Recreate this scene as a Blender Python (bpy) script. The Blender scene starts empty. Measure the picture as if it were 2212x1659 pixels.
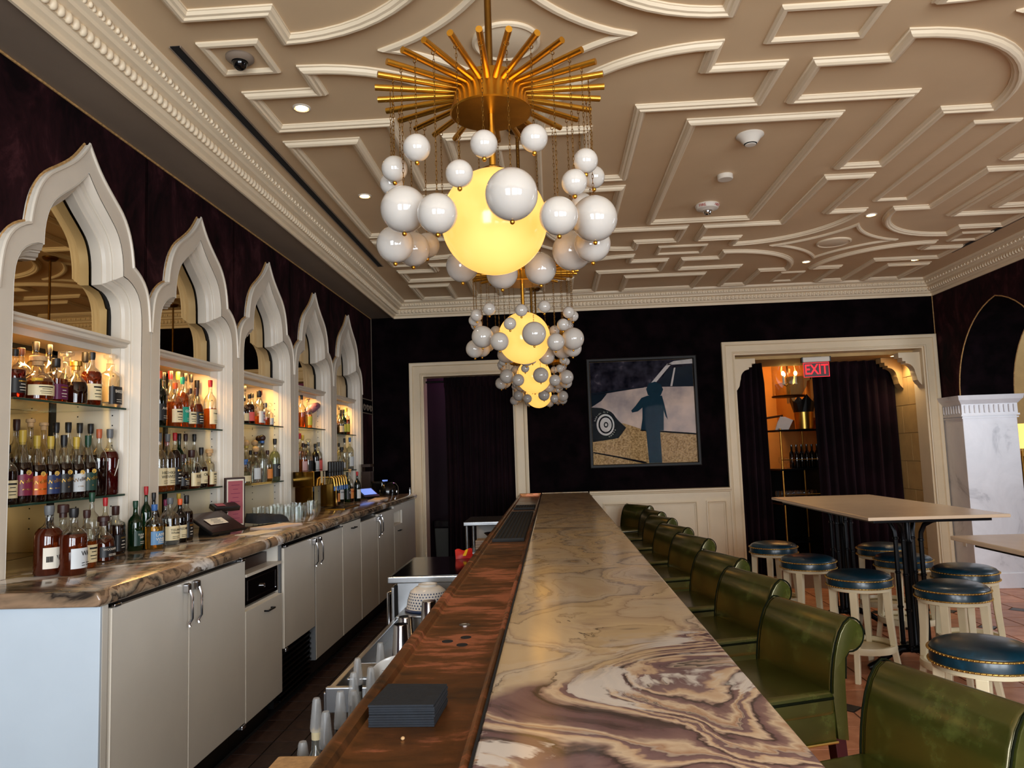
import bpy, bmesh, math, random
from mathutils import Vector, Matrix
random.seed(7)
D = bpy.data
SC = bpy.context.scene
COL = SC.collection
PI = math.pi

# ------------------------------------------------------------ camera, world, lights, exposure
cam = D.objects.new('camera', D.cameras.new('camera'))
COL.objects.link(cam)
cam.data.sensor_width = 36.0
cam.data.lens = 36.0 * 1600.0 / 2212.0
cam.data.clip_start = 0.02
_r = Vector((0.99793878, 0.05506787, -0.03295034)); _u = Vector((0.03782759, -0.09001085, 0.99522215)); _f = Vector((-0.05183888, 0.9944172, 0.0919084))
cam.matrix_world = Matrix(((_r.x, _u.x, -_f.x, 0.0), (_r.y, _u.y, -_f.y, 0.0), (_r.z, _u.z, -_f.z, 1.6), (0, 0, 0, 1)))
SC.camera = cam

w = D.worlds.new('world'); SC.world = w; w.use_nodes = True
w.node_tree.nodes['Background'].inputs[0].default_value = (0.75, 0.87, 1.0, 1)
w.node_tree.nodes['Background'].inputs[1].default_value = 1.0

def area(name, loc, target, sx, sy, power, color, spread=180):
    l = D.lights.new(name, 'AREA'); l.shape = 'RECTANGLE'; l.size = sx; l.size_y = sy
    l.energy = power; l.color = color; l.spread = math.radians(spread)
    o = D.objects.new(name, l); COL.objects.link(o); o.location = loc
    d = Vector(target) - Vector(loc)
    o.rotation_euler = d.to_track_quat('-Z', 'Y').to_euler()
    return o
# daylight falling in through the three street windows in the wall behind the camera
WIN = [(-1.65, -0.35), (0.35, 2.05), (2.45, 4.15)]
for a, b in WIN:
    area('window_daylight', ((a + b) / 2, -2.32, 1.75), ((a + b) / 2, 5.0, 1.75), b - a, 1.9, 62 * (b - a), (0.88, 0.94, 1.0))
# daylight in the side room beyond the pointed arch
area('side_room_daylight', (6.6, 4.6, 2.0), (4.6, 7.6, 1.2), 1.6, 1.8, 55, (0.80, 0.88, 1.0))

SC.view_settings.view_transform = 'Standard'
SC.view_settings.look = 'None'
SC.view_settings.exposure = 0.55
SC.view_settings.gamma = 1.0
SC.view_settings.use_curve_mapping = False
SC.cycles.use_denoising = True
SC.cycles.max_bounces = 10
SC.cycles.transparent_max_bounces = 24
SC.cycles.transmission_bounces = 8
SC.cycles.glossy_bounces = 5
SC.cycles.diffuse_bounces = 5
SC.cycles.sample_clamp_indirect = 6.0
SC.cycles.caustics_reflective = False
SC.cycles.caustics_refractive = False

# ------------------------------------------------------------ materials
def lin(c):
    return tuple(((v / 255) / 12.92 if v / 255 <= 0.04045 else ((v / 255 + 0.055) / 1.055) ** 2.4) for v in c) + (1.0,)
MATS = {}
def newmat(name):
    m = D.materials.new(name); m.use_nodes = True; MATS[name] = m
    return m, m.node_tree.nodes, m.node_tree.links, m.node_tree.nodes['Principled BSDF']
def P(b, **k):
    for n, v in k.items():
        n = {'rough': 'Roughness', 'metal': 'Metallic', 'color': 'Base Color', 'trans': 'Transmission Weight', 'ior': 'IOR', 'coat': 'Coat Weight',
             'coatr': 'Coat Roughness', 'spec': 'Specular IOR Level', 'sheen': 'Sheen Weight', 'ecol': 'Emission Color', 'estr': 'Emission Strength',
             'sss': 'Subsurface Weight', 'alpha': 'Alpha'}[n]
        b.inputs[n].default_value = v
def noise(n, l, scale, detail=4, rough=0.55, coord='Object', dist=0.0, vscale=None):
    tc = n.new('ShaderNodeTexCoord'); t = n.new('ShaderNodeTexNoise')
    t.inputs['Scale'].default_value = scale; t.inputs['Detail'].default_value = detail; t.inputs['Roughness'].default_value = rough
    t.inputs['Distortion'].default_value = dist
    if vscale:
        mp = n.new('ShaderNodeMapping'); mp.inputs['Scale'].default_value = vscale
        l.new(tc.outputs[coord], mp.inputs[0]); l.new(mp.outputs[0], t.inputs['Vector'])
    else:
        l.new(tc.outputs[coord], t.inputs['Vector'])
    return t
def ramp(n, l, src, stops, interp='LINEAR'):
    r = n.new('ShaderNodeValToRGB'); r.color_ramp.interpolation = interp
    e = r.color_ramp.elements
    while len(e) > 1: e.remove(e[-1])
    e[0].position = stops[0][0]; e[0].color = stops[0][1]
    for p, c in stops[1:]:
        x = e.new(p); x.color = c
    l.new(src, r.inputs[0])
    return r
def bump(n, l, src, b, strength=0.2, dist=0.01):
    u = n.new('ShaderNodeBump'); u.inputs['Strength'].default_value = strength; u.inputs['Distance'].default_value = dist
    l.new(src, u.inputs['Height']); l.new(u.outputs[0], b.inputs['Normal'])
def simple(name, rgb, rough=0.5, metal=0.0, var=0.08, scale=6.0, bmp=0.0, **k):
    """plain paint or metal with a little mottling"""
    m, n, l, b = newmat(name)
    c = lin(rgb)
    t = noise(n, l, scale)
    r = ramp(n, l, t.outputs['Fac'], [(0.3, tuple(v * (1 - var) for v in c[:3]) + (1,)), (0.7, tuple(min(1, v * (1 + var)) for v in c[:3]) + (1,))])
    l.new(r.outputs[0], b.inputs['Base Color'])
    P(b, rough=rough, metal=metal, **k)
    if bmp: bump(n, l, t.outputs['Fac'], b, bmp)
    return m
def glow(name, rgb, strength):
    m, n, l, b = newmat(name)
    P(b, color=lin(rgb), ecol=lin(rgb), estr=strength, rough=0.4)
    return m
def thin_glass(name, tint, gloss=0.06, refl=0.85, base=0.05):
    m, n, l, b = newmat(name)
    n.remove(b)
    tr = n.new('ShaderNodeBsdfTransparent'); tr.inputs[0].default_value = tint
    gl = n.new('ShaderNodeBsdfGlossy'); gl.inputs['Roughness'].default_value = gloss
    lw = n.new('ShaderNodeLayerWeight'); lw.inputs[0].default_value = 0.35
    mu = n.new('ShaderNodeMath'); mu.operation = 'MULTIPLY_ADD'; mu.inputs[1].default_value = refl; mu.inputs[2].default_value = base
    mx = n.new('ShaderNodeMixShader')
    l.new(lw.outputs['Facing'], mu.inputs[0]); l.new(mu.outputs[0], mx.inputs[0])
    l.new(tr.outputs[0], mx.inputs[1]); l.new(gl.outputs[0], mx.inputs[2])
    l.new(mx.outputs[0], n['Material Output'].inputs[0])
    return m
def liquid(name, rgb, trans=0.85):
    m, n, l, b = newmat(name)
    P(b, color=lin(rgb), trans=trans, rough=0.04, ior=1.36, coat=0.6, coatr=0.03)
    return m

simple('paint_cream', (226, 208, 176), 0.45, var=0.03)
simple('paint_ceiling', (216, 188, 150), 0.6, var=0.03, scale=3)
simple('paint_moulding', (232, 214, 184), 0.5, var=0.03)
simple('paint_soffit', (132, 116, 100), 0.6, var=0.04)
simple('paint_white', (216, 206, 190), 0.4, var=0.03)
simple('laminate_day_tint', (198, 210, 220), 0.35, var=0.03, scale=4)  # white laminate with the blue of daylight mixed into its colour
simple('laminate', (220, 214, 202), 0.35, var=0.04, scale=3)
simple('black_metal', (14, 14, 16), 0.35, 0.7, var=0.2)
simple('black_plastic', (12, 12, 13), 0.35, var=0.2)
simple('black_gloss', (8, 8, 9), 0.12, var=0.2)
simple('black_void', (6, 5, 6), 0.9, var=0.2)
simple('brass', (206, 152, 56), 0.3, 1.0, var=0.12, scale=14)
simple('brass_dark', (120, 84, 34), 0.35, 1.0, var=0.2, scale=20)
simple('brass_polished', (150, 112, 48), 0.08, 1.0, var=0.08)
simple('gold', (214, 170, 84), 0.3, 1.0, var=0.1)
simple('gold_nail', (196, 158, 84), 0.35, 0.9, var=0.1)
simple('chrome', (205, 205, 208), 0.12, 1.0, var=0.05)
simple('steel', (176, 178, 180), 0.28, 1.0, var=0.12, scale=9)
simple('rope', (176, 136, 84), 0.7, var=0.35, scale=60)
simple('cork', (196, 158, 112), 0.8, var=0.2, scale=60)
simple('paper_white', (224, 216, 200), 0.7, var=0.03)
simple('dark_wood', (48, 26, 18), 0.4, var=0.3, scale=12)
simple('napkin_black', (18, 24, 32), 0.85, var=0.25, scale=40, bmp=0.2)
simple('matte_black', (10, 10, 11), 0.6, var=0.2)
simple('panel_reflect_gold', (196, 146, 72), 0.4, var=0.15, scale=8)
simple('rubber', (14, 14, 14), 0.7, var=0.2)
simple('linen_white', (225, 205, 190), 0.8, var=0.05)
simple('leg_cream', (226, 212, 176), 0.35, var=0.06, scale=5)
simple('table_stone', (222, 196, 166), 0.25, var=0.05, scale=5)
simple('leg_dark', (62, 18, 22), 0.3, var=0.15)
simple('ochre_plaster', (206, 142, 60), 0.7, var=0.12, scale=2)
simple('limestone', (190, 156, 100), 0.7, var=0.12, scale=5, bmp=0.08)
simple('purple_wall', (40, 12, 24), 0.7, var=0.3, scale=2)
simple('bin_grey', (56, 54, 46), 0.6, var=0.1)
simple('smoke_white', (222, 214, 200), 0.4, var=0.03)
simple('red_print', (170, 40, 34), 0.6, var=0.05)
simple('ceramic', (225, 222, 216), 0.15, var=0.03)
simple('menu_pink', (160, 82, 92), 0.6, var=0.04)
simple('tablet_glass', (52, 36, 34), 0.08, var=0.2)
glow('screen_blue', (120, 150, 235), 0.6)
glow('led_warm', (255, 190, 96), 6.0)
glow('downlight', (255, 238, 205), 5.0)
glow('bulb', (255, 205, 110), 22.0)
glow('exit_red', (255, 16, 36), 0.85)
MATS['exit_red'].node_tree.nodes['Principled BSDF'].inputs['Base Color'].default_value = (0.02, 0.0, 0.0, 1)
glow('lamp_gold', (255, 190, 90), 1.6)
simple('exit_dark', (70, 8, 14), 0.3, var=0.1)
thin_glass('clear_glass', (0.97, 0.98, 0.97, 1), 0.04, 0.5, 0.02)
thin_glass('picture_glass', (1, 1, 1, 1), 0.01, 0.08, 0.0008)
thin_glass('green_tint_glass', (0.80, 0.90, 0.84, 1), 0.03)
thin_glass('bottle_clear', (0.90, 0.90, 0.86, 1), 0.05)
m, n, l, b = newmat('cap_plastic'); P(b, color=lin((206, 208, 208)), rough=0.25, alpha=0.38)
for nm, c in dict(amber=(176, 84, 26), whiskey=(112, 42, 14), red=(96, 18, 16), dark=(44, 18, 12), gold_liquid=(226, 160, 60), clear_liquid=(222, 226, 216),
                  green=(20, 60, 30), deep_green=(10, 26, 18), pale_green=(196, 206, 158), black_glass=(12, 10, 10)).items():
    liquid(nm, c, 0.9 if nm in ('clear_liquid', 'pale_green', 'gold_liquid') else 0.75)
for nm, c in dict(lb_maroon=(120, 22, 54), lb_orange=(206, 92, 24), lb_navy=(28, 44, 86), lb_black=(20, 20, 22), lb_silver=(200, 204, 206), lb_green=(20, 54, 44),
                  lb_cream=(222, 206, 164), lb_blue=(92, 140, 184), lb_teal=(24, 150, 124), lb_coral=(228, 92, 84), lb_pink=(214, 164, 160), lb_yellow=(206, 200, 70),
                  lb_purple=(96, 28, 72), lb_art=(214, 132, 60), cap_red=(170, 24, 30), cap_orange=(224, 92, 36), cap_black=(16, 14, 14), cap_green=(16, 60, 40),
                  cap_purple=(110, 16, 62), cap_copper=(176, 86, 48), cap_grey=(96, 98, 100), cap_brown=(54, 26, 20), cap_blue=(54, 98, 160), cap_gold=(190, 160, 60),
                  bag_red=(200, 26, 20), bag_yellow=(240, 186, 20), ink_blue=(40, 66, 110), tap_black=(16, 15, 16), fish=(120, 84, 104)).items():
    simple(nm, c, 0.45, var=0.06)

# crushed velvet: dark burgundy with brushed patches
m, n, l, b = newmat('velvet')
t = noise(n, l, 5.0, 6, 0.7, vscale=(1, 1, 0.55), dist=0.6)
r = ramp(n, l, t.outputs['Fac'], [(0.36, (0.004, 0.0012, 0.002, 1)), (0.55, (0.021, 0.005, 0.007, 1)), (0.74, (0.072, 0.022, 0.026, 1))])
l.new(r.outputs[0], b.inputs['Base Color']); P(b, rough=0.85, spec=0.1)
m, n, l, b = newmat('velvet_black')
t = noise(n, l, 5.0, 5, 0.6)
r = ramp(n, l, t.outputs['Fac'], [(0.4, (0.0015, 0.0008, 0.0012, 1)), (0.75, (0.008, 0.0035, 0.005, 1))])
l.new(r.outputs[0], b.inputs['Base Color']); P(b, rough=0.9, spec=0.05)
m, n, l, b = newmat('curtain')
t = noise(n, l, 2.5, 4)
r = ramp(n, l, t.outputs['Fac'], [(0.4, (0.003, 0.001, 0.0016, 1)), (0.75, (0.014, 0.004, 0.007, 1))])
l.new(r.outputs[0], b.inputs['Base Color']); P(b, rough=0.8, sheen=0.08, spec=0.1)
b.inputs['Sheen Tint'].default_value = (0.5, 0.25, 0.35, 1)

# bronze tinted mirror
m, n, l, b = newmat('mirror_bronze'); P(b, color=(0.62, 0.43, 0.19, 1), metal=1.0, rough=0.015)
m, n, l, b = newmat('opal_glass')
P(b, color=lin((186, 180, 172)), rough=0.1, coat=0.5, coatr=0.03, sss=0.25)
b.inputs['Subsurface Radius'].default_value = (0.04, 0.035, 0.025)
m, n, l, b = newmat('globe_lit')
t = noise(n, l, 3.0, 3)
r = ramp(n, l, t.outputs['Fac'], [(0.3, (1.0, 0.46, 0.085, 1)), (0.7, (1.0, 0.52, 0.115, 1))])
l.new(r.outputs[0], b.inputs['Emission Color']); P(b, color=(0.42, 0.30, 0.12, 1), estr=0.86, rough=0.15)

def marble_nodes(name, banded):
    """slab with folded agate-like bands; banded() builds the factor that swaps gold-cream stone for plum banding"""
    m, n, l, b = newmat(name)
    tc = n.new('ShaderNodeTexCoord')
    def N(src, scale, det=3, rough=0.5):
        t = n.new('ShaderNodeTexNoise'); t.inputs['Scale'].default_value = scale; t.inputs['Detail'].default_value = det; t.inputs['Roughness'].default_value = rough
        l.new(src, t.inputs['Vector']); return t
    def vadd(a, bb, k):
        s = n.new('ShaderNodeVectorMath'); s.operation = 'SUBTRACT'; s.inputs[1].default_value = (0.5, 0.5, 0.5); l.new(bb, s.inputs[0])
        q = n.new('ShaderNodeVectorMath'); q.operation = 'SCALE'; q.inputs['Scale'].default_value = k; l.new(s.outputs[0], q.inputs[0])
        o = n.new('ShaderNodeVectorMath'); o.operation = 'ADD'; l.new(a, o.inputs[0]); l.new(q.outputs[0], o.inputs[1]); return o.outputs[0]
    def M(op, a, v, c=None):
        o = n.new('ShaderNodeMath'); o.operation = op
        for i, x in enumerate((a, v) if c is None else (a, v, c)):
            if isinstance(x, (int, float)): o.inputs[i].default_value = x
            else: l.new(x, o.inputs[i])
        return o.outputs[0]
    base = tc.outputs['Object']
    w1 = vadd(base, N(base, 1.5, 1.5).outputs['Color'], 0.9)
    w2 = vadd(w1, N(w1, 4.0, 5, 0.6).outputs['Color'], 0.26)
    mpv = n.new('ShaderNodeMapping'); mpv.inputs['Rotation'].default_value = (0, 0, 0.6); mpv.inputs['Scale'].default_value = (1.5, 0.8, 1.0); l.new(w2, mpv.inputs[0])
    f = N(mpv.outputs[0], 1.15, 2.2, 0.42).outputs['Fac']
    bands = M('FRACT', M('MULTIPLY', f, 13.0), 0.0)
    fine = M('FRACT', M('MULTIPLY', f, 26.0), 0.0)
    plum = ramp(n, l, bands, [(0.0, lin((66, 56, 58))), (0.05, lin((150, 124, 114))), (0.14, lin((222, 200, 172))), (0.26, lin((204, 174, 144))), (0.32, lin((134, 106, 106))), (0.46, lin((118, 92, 96))), (0.50, lin((206, 190, 176))),
                              (0.58, lin((176, 138, 110))), (0.70, lin((218, 196, 168))), (0.80, lin((140, 110, 106))), (0.94, lin((112, 84, 88))), (1.0, lin((62, 50, 52)))])
    gbands = M('FRACT', M('MULTIPLY', f, 7.0 if banded else 9.0), 0.0)
    gold = ramp(n, l, gbands, [(0.0, lin((150, 132, 112))), (0.03, lin((208, 182, 142))), (0.3, lin((224, 198, 156))), (0.5, lin((206, 180, 146))), (0.62, lin((218, 196, 162))), (0.85, lin((208, 190, 164))), (1.0, lin((170, 150, 128)))])
    rawr = (gold, plum)
    fl = ramp(n, l, fine, [(0.0, (0.74, 0.70, 0.66, 1)), (0.10, (1, 1, 1, 1)), (0.85, (0.97, 0.96, 0.95, 1)), (1.0, (0.76, 0.72, 0.68, 1))])
    gm_ = n.new('ShaderNodeMixRGB'); gm_.blend_type = 'MULTIPLY'; gm_.inputs[0].default_value = 1.0; l.new(gold.outputs[0], gm_.inputs[1]); l.new(fl.outputs[0], gm_.inputs[2]); gold = gm_
    pm_ = n.new('ShaderNodeMixRGB'); pm_.blend_type = 'MULTIPLY'; pm_.inputs[0].default_value = 1.0; l.new(plum.outputs[0], pm_.inputs[1]); l.new(fl.outputs[0], pm_.inputs[2]); plum = pm_
    if not banded:
        for r_ in rawr:
            e_ = r_.color_ramp.elements
            while len(e_) > 1: e_.remove(e_[-1])
            brown = [(0.0, (50, 44, 40)), (0.08, (108, 90, 72)), (0.3, (156, 128, 102)), (0.5, (116, 94, 76)), (0.62, (174, 148, 120)), (0.8, (134, 122, 104)), (0.93, (86, 76, 66)), (1.0, (50, 44, 40))]
            e_[0].position = 0.0; e_[0].color = lin(brown[0][1])
            for p_, c_ in brown[1:]: e_.new(p_).color = lin(c_)
    sep = n.new('ShaderNodeSeparateXYZ'); l.new(base, sep.inputs[0])
    wob = N(base, 2.6, 4).outputs['Fac']
    if banded:
        k = M('MULTIPLY_ADD', wob, -1.5, M('MULTIPLY_ADD', sep.outputs['Y'], -1.0, 2.62))
        k = M('MULTIPLY_ADD', sep.outputs['X'], 0.9, k)
    else:
        k = M('MULTIPLY_ADD', wob, 3.0, -1.3)
    st = n.new('ShaderNodeClamp'); l.new(M('MULTIPLY', k, 5.0), st.inputs[0])
    mx = n.new('ShaderNodeMixRGB'); l.new(st.outputs[0], mx.inputs[0]); l.new(gold.outputs[0], mx.inputs[1]); l.new(plum.outputs[0], mx.inputs[2])
    # thin dark veins
    vein = ramp(n, l, fine, [(0.0, (1, 1, 1, 1)), (0.035, (1, 1, 1, 1)), (0.07, (0, 0, 0, 1)), (1, (0, 0, 0, 1))])
    vm = ramp(n, l, N(base, 3.1, 3).outputs['Fac'], [(0.48, (0, 0, 0, 1)), (0.62, (1, 1, 1, 1))])
    vf = M('MULTIPLY', M('MULTIPLY', vein.outputs[0], vm.outputs[0]), 0.75)
    m2 = n.new('ShaderNodeMixRGB'); l.new(vf, m2.inputs[0]); l.new(mx.outputs[0], m2.inputs[1]); m2.inputs[2].default_value = lin((48, 42, 44))
    # white quartz patches
    q = ramp(n, l, N(w2, 2.6, 6, 0.6).outputs['Fac'], [(0.575, (0, 0, 0, 1)), (0.60, (1, 1, 1, 1))])
    m3 = n.new('ShaderNodeMixRGB'); l.new(M('MULTIPLY', q.outputs[0], M('MULTIPLY_ADD', st.outputs[0], 0.8, 0.12)), m3.inputs[0]); l.new(m2.outputs[0], m3.inputs[1]); m3.inputs[2].default_value = lin((226, 220, 214))
    out = m3.outputs[0]
    l.new(out, b.inputs['Base Color']); P(b, rough=0.16, coat=0.25, coatr=0.08)
marble_nodes('bar_marble', True)
marble_nodes('counter_marble', False)
m, n, l, b = newmat('white_marble')
t = noise(n, l, 2.0, 7, 0.62, dist=1.2)
r = ramp(n, l, t.outputs['Fac'], [(0.30, lin((168, 166, 170))), (0.42, lin((214, 212, 214))), (0.7, lin((228, 226, 228)))])
l.new(r.outputs[0], b.inputs['Base Color']); P(b, rough=0.3)

# worn copper drip rail
m, n, l, b = newmat('copper')
t = noise(n, l, 2.4, 8, 0.62, vscale=(1.2, 1.2, 1))
t2 = noise(n, l, 9.0, 8, 0.7, vscale=(0.6, 2.4, 1))
a_ = n.new('ShaderNodeMath'); a_.operation = 'MULTIPLY_ADD'; a_.inputs[1].default_value = 0.45; l.new(t2.outputs['Fac'], a_.inputs[0])
h_ = n.new('ShaderNodeMath'); h_.operation = 'MULTIPLY'; h_.inputs[1].default_value = 0.6; l.new(t.outputs['Fac'], h_.inputs[0]); l.new(h_.outputs[0], a_.inputs[2])
# worn raw patch where glasses are set down most
tcw = n.new('ShaderNodeTexCoord'); spw = n.new('ShaderNodeSeparateXYZ'); l.new(tcw.outputs['Object'], spw.inputs[0])
wd = n.new('ShaderNodeMath'); wd.operation = 'SUBTRACT'; wd.inputs[1].default_value = 2.75; l.new(spw.outputs['Y'], wd.inputs[0])
we = n.new('ShaderNodeMath'); we.operation = 'ABSOLUTE'; l.new(wd.outputs[0], we.inputs[0])
wg_ = n.new('ShaderNodeMapRange'); wg_.inputs[1].default_value = 0.25; wg_.inputs[2].default_value = 1.1; wg_.inputs[3].default_value = 0.085; wg_.inputs[4].default_value = -0.01; l.new(we.outputs[0], wg_.inputs[0])
ws = n.new('ShaderNodeMath'); ws.operation = 'ADD'; l.new(a_.outputs[0], ws.inputs[0]); l.new(wg_.outputs[0], ws.inputs[1]); a_ = ws
r = ramp(n, l, a_.outputs[0], [(0.40, lin((78, 52, 26))), (0.49, lin((120, 80, 42))), (0.575, lin((142, 92, 52))), (0.63, lin((206, 132, 98)))])
l.new(r.outputs[0], b.inputs['Base Color']); P(b, metal=0.75)
rr = ramp(n, l, a_.outputs[0], [(0.4, (0.26, 0.26, 0.26, 1)), (0.65, (0.48, 0.48, 0.48, 1))]); l.new(rr.outputs[0], b.inputs['Roughness'])
bump(n, l, t2.outputs['Fac'], b, 0.08)

def leather(name, dark, mid, pale, rough, stint=None):
    m, n, l, b = newmat(name)
    t = noise(n, l, 6, 6, 0.65)
    r = ramp(n, l, t.outputs['Fac'], [(0.3, lin(dark)), (0.55, lin(mid)), (0.8, lin(pale))])
    # fine scuff scratches
    w_ = noise(n, l, 26, 3, 0.5, dist=3.0)
    s_ = ramp(n, l, w_.outputs['Fac'], [(0.485, (0, 0, 0, 1)), (0.5, (1, 1, 1, 1)), (0.515, (0, 0, 0, 1))])
    k_ = noise(n, l, 5, 2)
    k2 = ramp(n, l, k_.outputs['Fac'], [(0.56, (0, 0, 0, 1)), (0.75, (0.3, 0.3, 0.3, 1))])
    mm = n.new('ShaderNodeMath'); mm.operation = 'MULTIPLY'; l.new(s_.outputs[0], mm.inputs[0]); l.new(k2.outputs[0], mm.inputs[1])
    mx = n.new('ShaderNodeMixRGB'); l.new(mm.outputs[0], mx.inputs[0]); l.new(r.outputs[0], mx.inputs[1]); mx.inputs[2].default_value = lin(pale)
    l.new(mx.outputs[0], b.inputs['Base Color']); P(b, rough=rough, coat=0.35, coatr=0.16)
    if stint: b.inputs['IOR'].default_value = 1.55; b.inputs['Coat Weight'].default_value = 0.6; b.inputs['Coat Roughness'].default_value = 0.18
    if stint: b.inputs['Specular Tint'].default_value = stint; b.inputs['Specular IOR Level'].default_value = 0.9; b.inputs['Coat Tint'].default_value = stint
    v = noise(n, l, 90, 3); bump(n, l, v.outputs['Fac'], b, 0.06, 0.004)
leather('leather_green', (40, 47, 17), (50, 58, 22), (92, 106, 58), 0.25, (1.0, 0.88, 0.58, 1))
simple('leather_piping', (16, 20, 8), 0.8, var=0.2, scale=40, spec=0.05)
leather('leather_blue', (6, 32, 42), (10, 50, 66), (26, 88, 116), 0.36)

# floors
m, n, l, b = newmat('terracotta')
oi = n.new('ShaderNodeObjectInfo'); t = noise(n, l, 9, 5)
r = ramp(n, l, t.outputs['Fac'], [(0.3, lin((176, 108, 72))), (0.7, lin((206, 142, 104)))])
hs = n.new('ShaderNodeHueSaturation'); mr = n.new('ShaderNodeMapRange'); mr.inputs[3].default_value = 0.82; mr.inputs[4].default_value = 1.12
l.new(oi.outputs['Random'], mr.inputs[0]); l.new(mr.outputs[0], hs.inputs['Value']); l.new(r.outputs[0], hs.inputs['Color']); l.new(hs.outputs[0], b.inputs['Base Color']); P(b, rough=0.4)
simple('tile_dark', (28, 24, 24), 0.4, var=0.15)
simple('grout', (120, 92, 74), 0.8)
m, n, l, b = newmat('quarry')
oi = n.new('ShaderNodeObjectInfo'); t = noise(n, l, 30, 4)
r = ramp(n, l, t.outputs['Fac'], [(0.3, lin((44, 29, 24))), (0.7, lin((68, 48, 40)))])
hs = n.new('ShaderNodeHueSaturation'); mr = n.new('ShaderNodeMapRange'); mr.inputs[3].default_value = 0.7; mr.inputs[4].default_value = 1.15
l.new(oi.outputs['Random'], mr.inputs[0]); l.new(mr.outputs[0], hs.inputs['Value']); l.new(r.outputs[0], hs.inputs['Color']); l.new(hs.outputs[0], b.inputs['Base Color']); P(b, rough=0.45)
bump(n, l, t.outputs['Fac'], b, 0.15)
simple('grout_dark', (14, 10, 9), 0.9)

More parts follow.
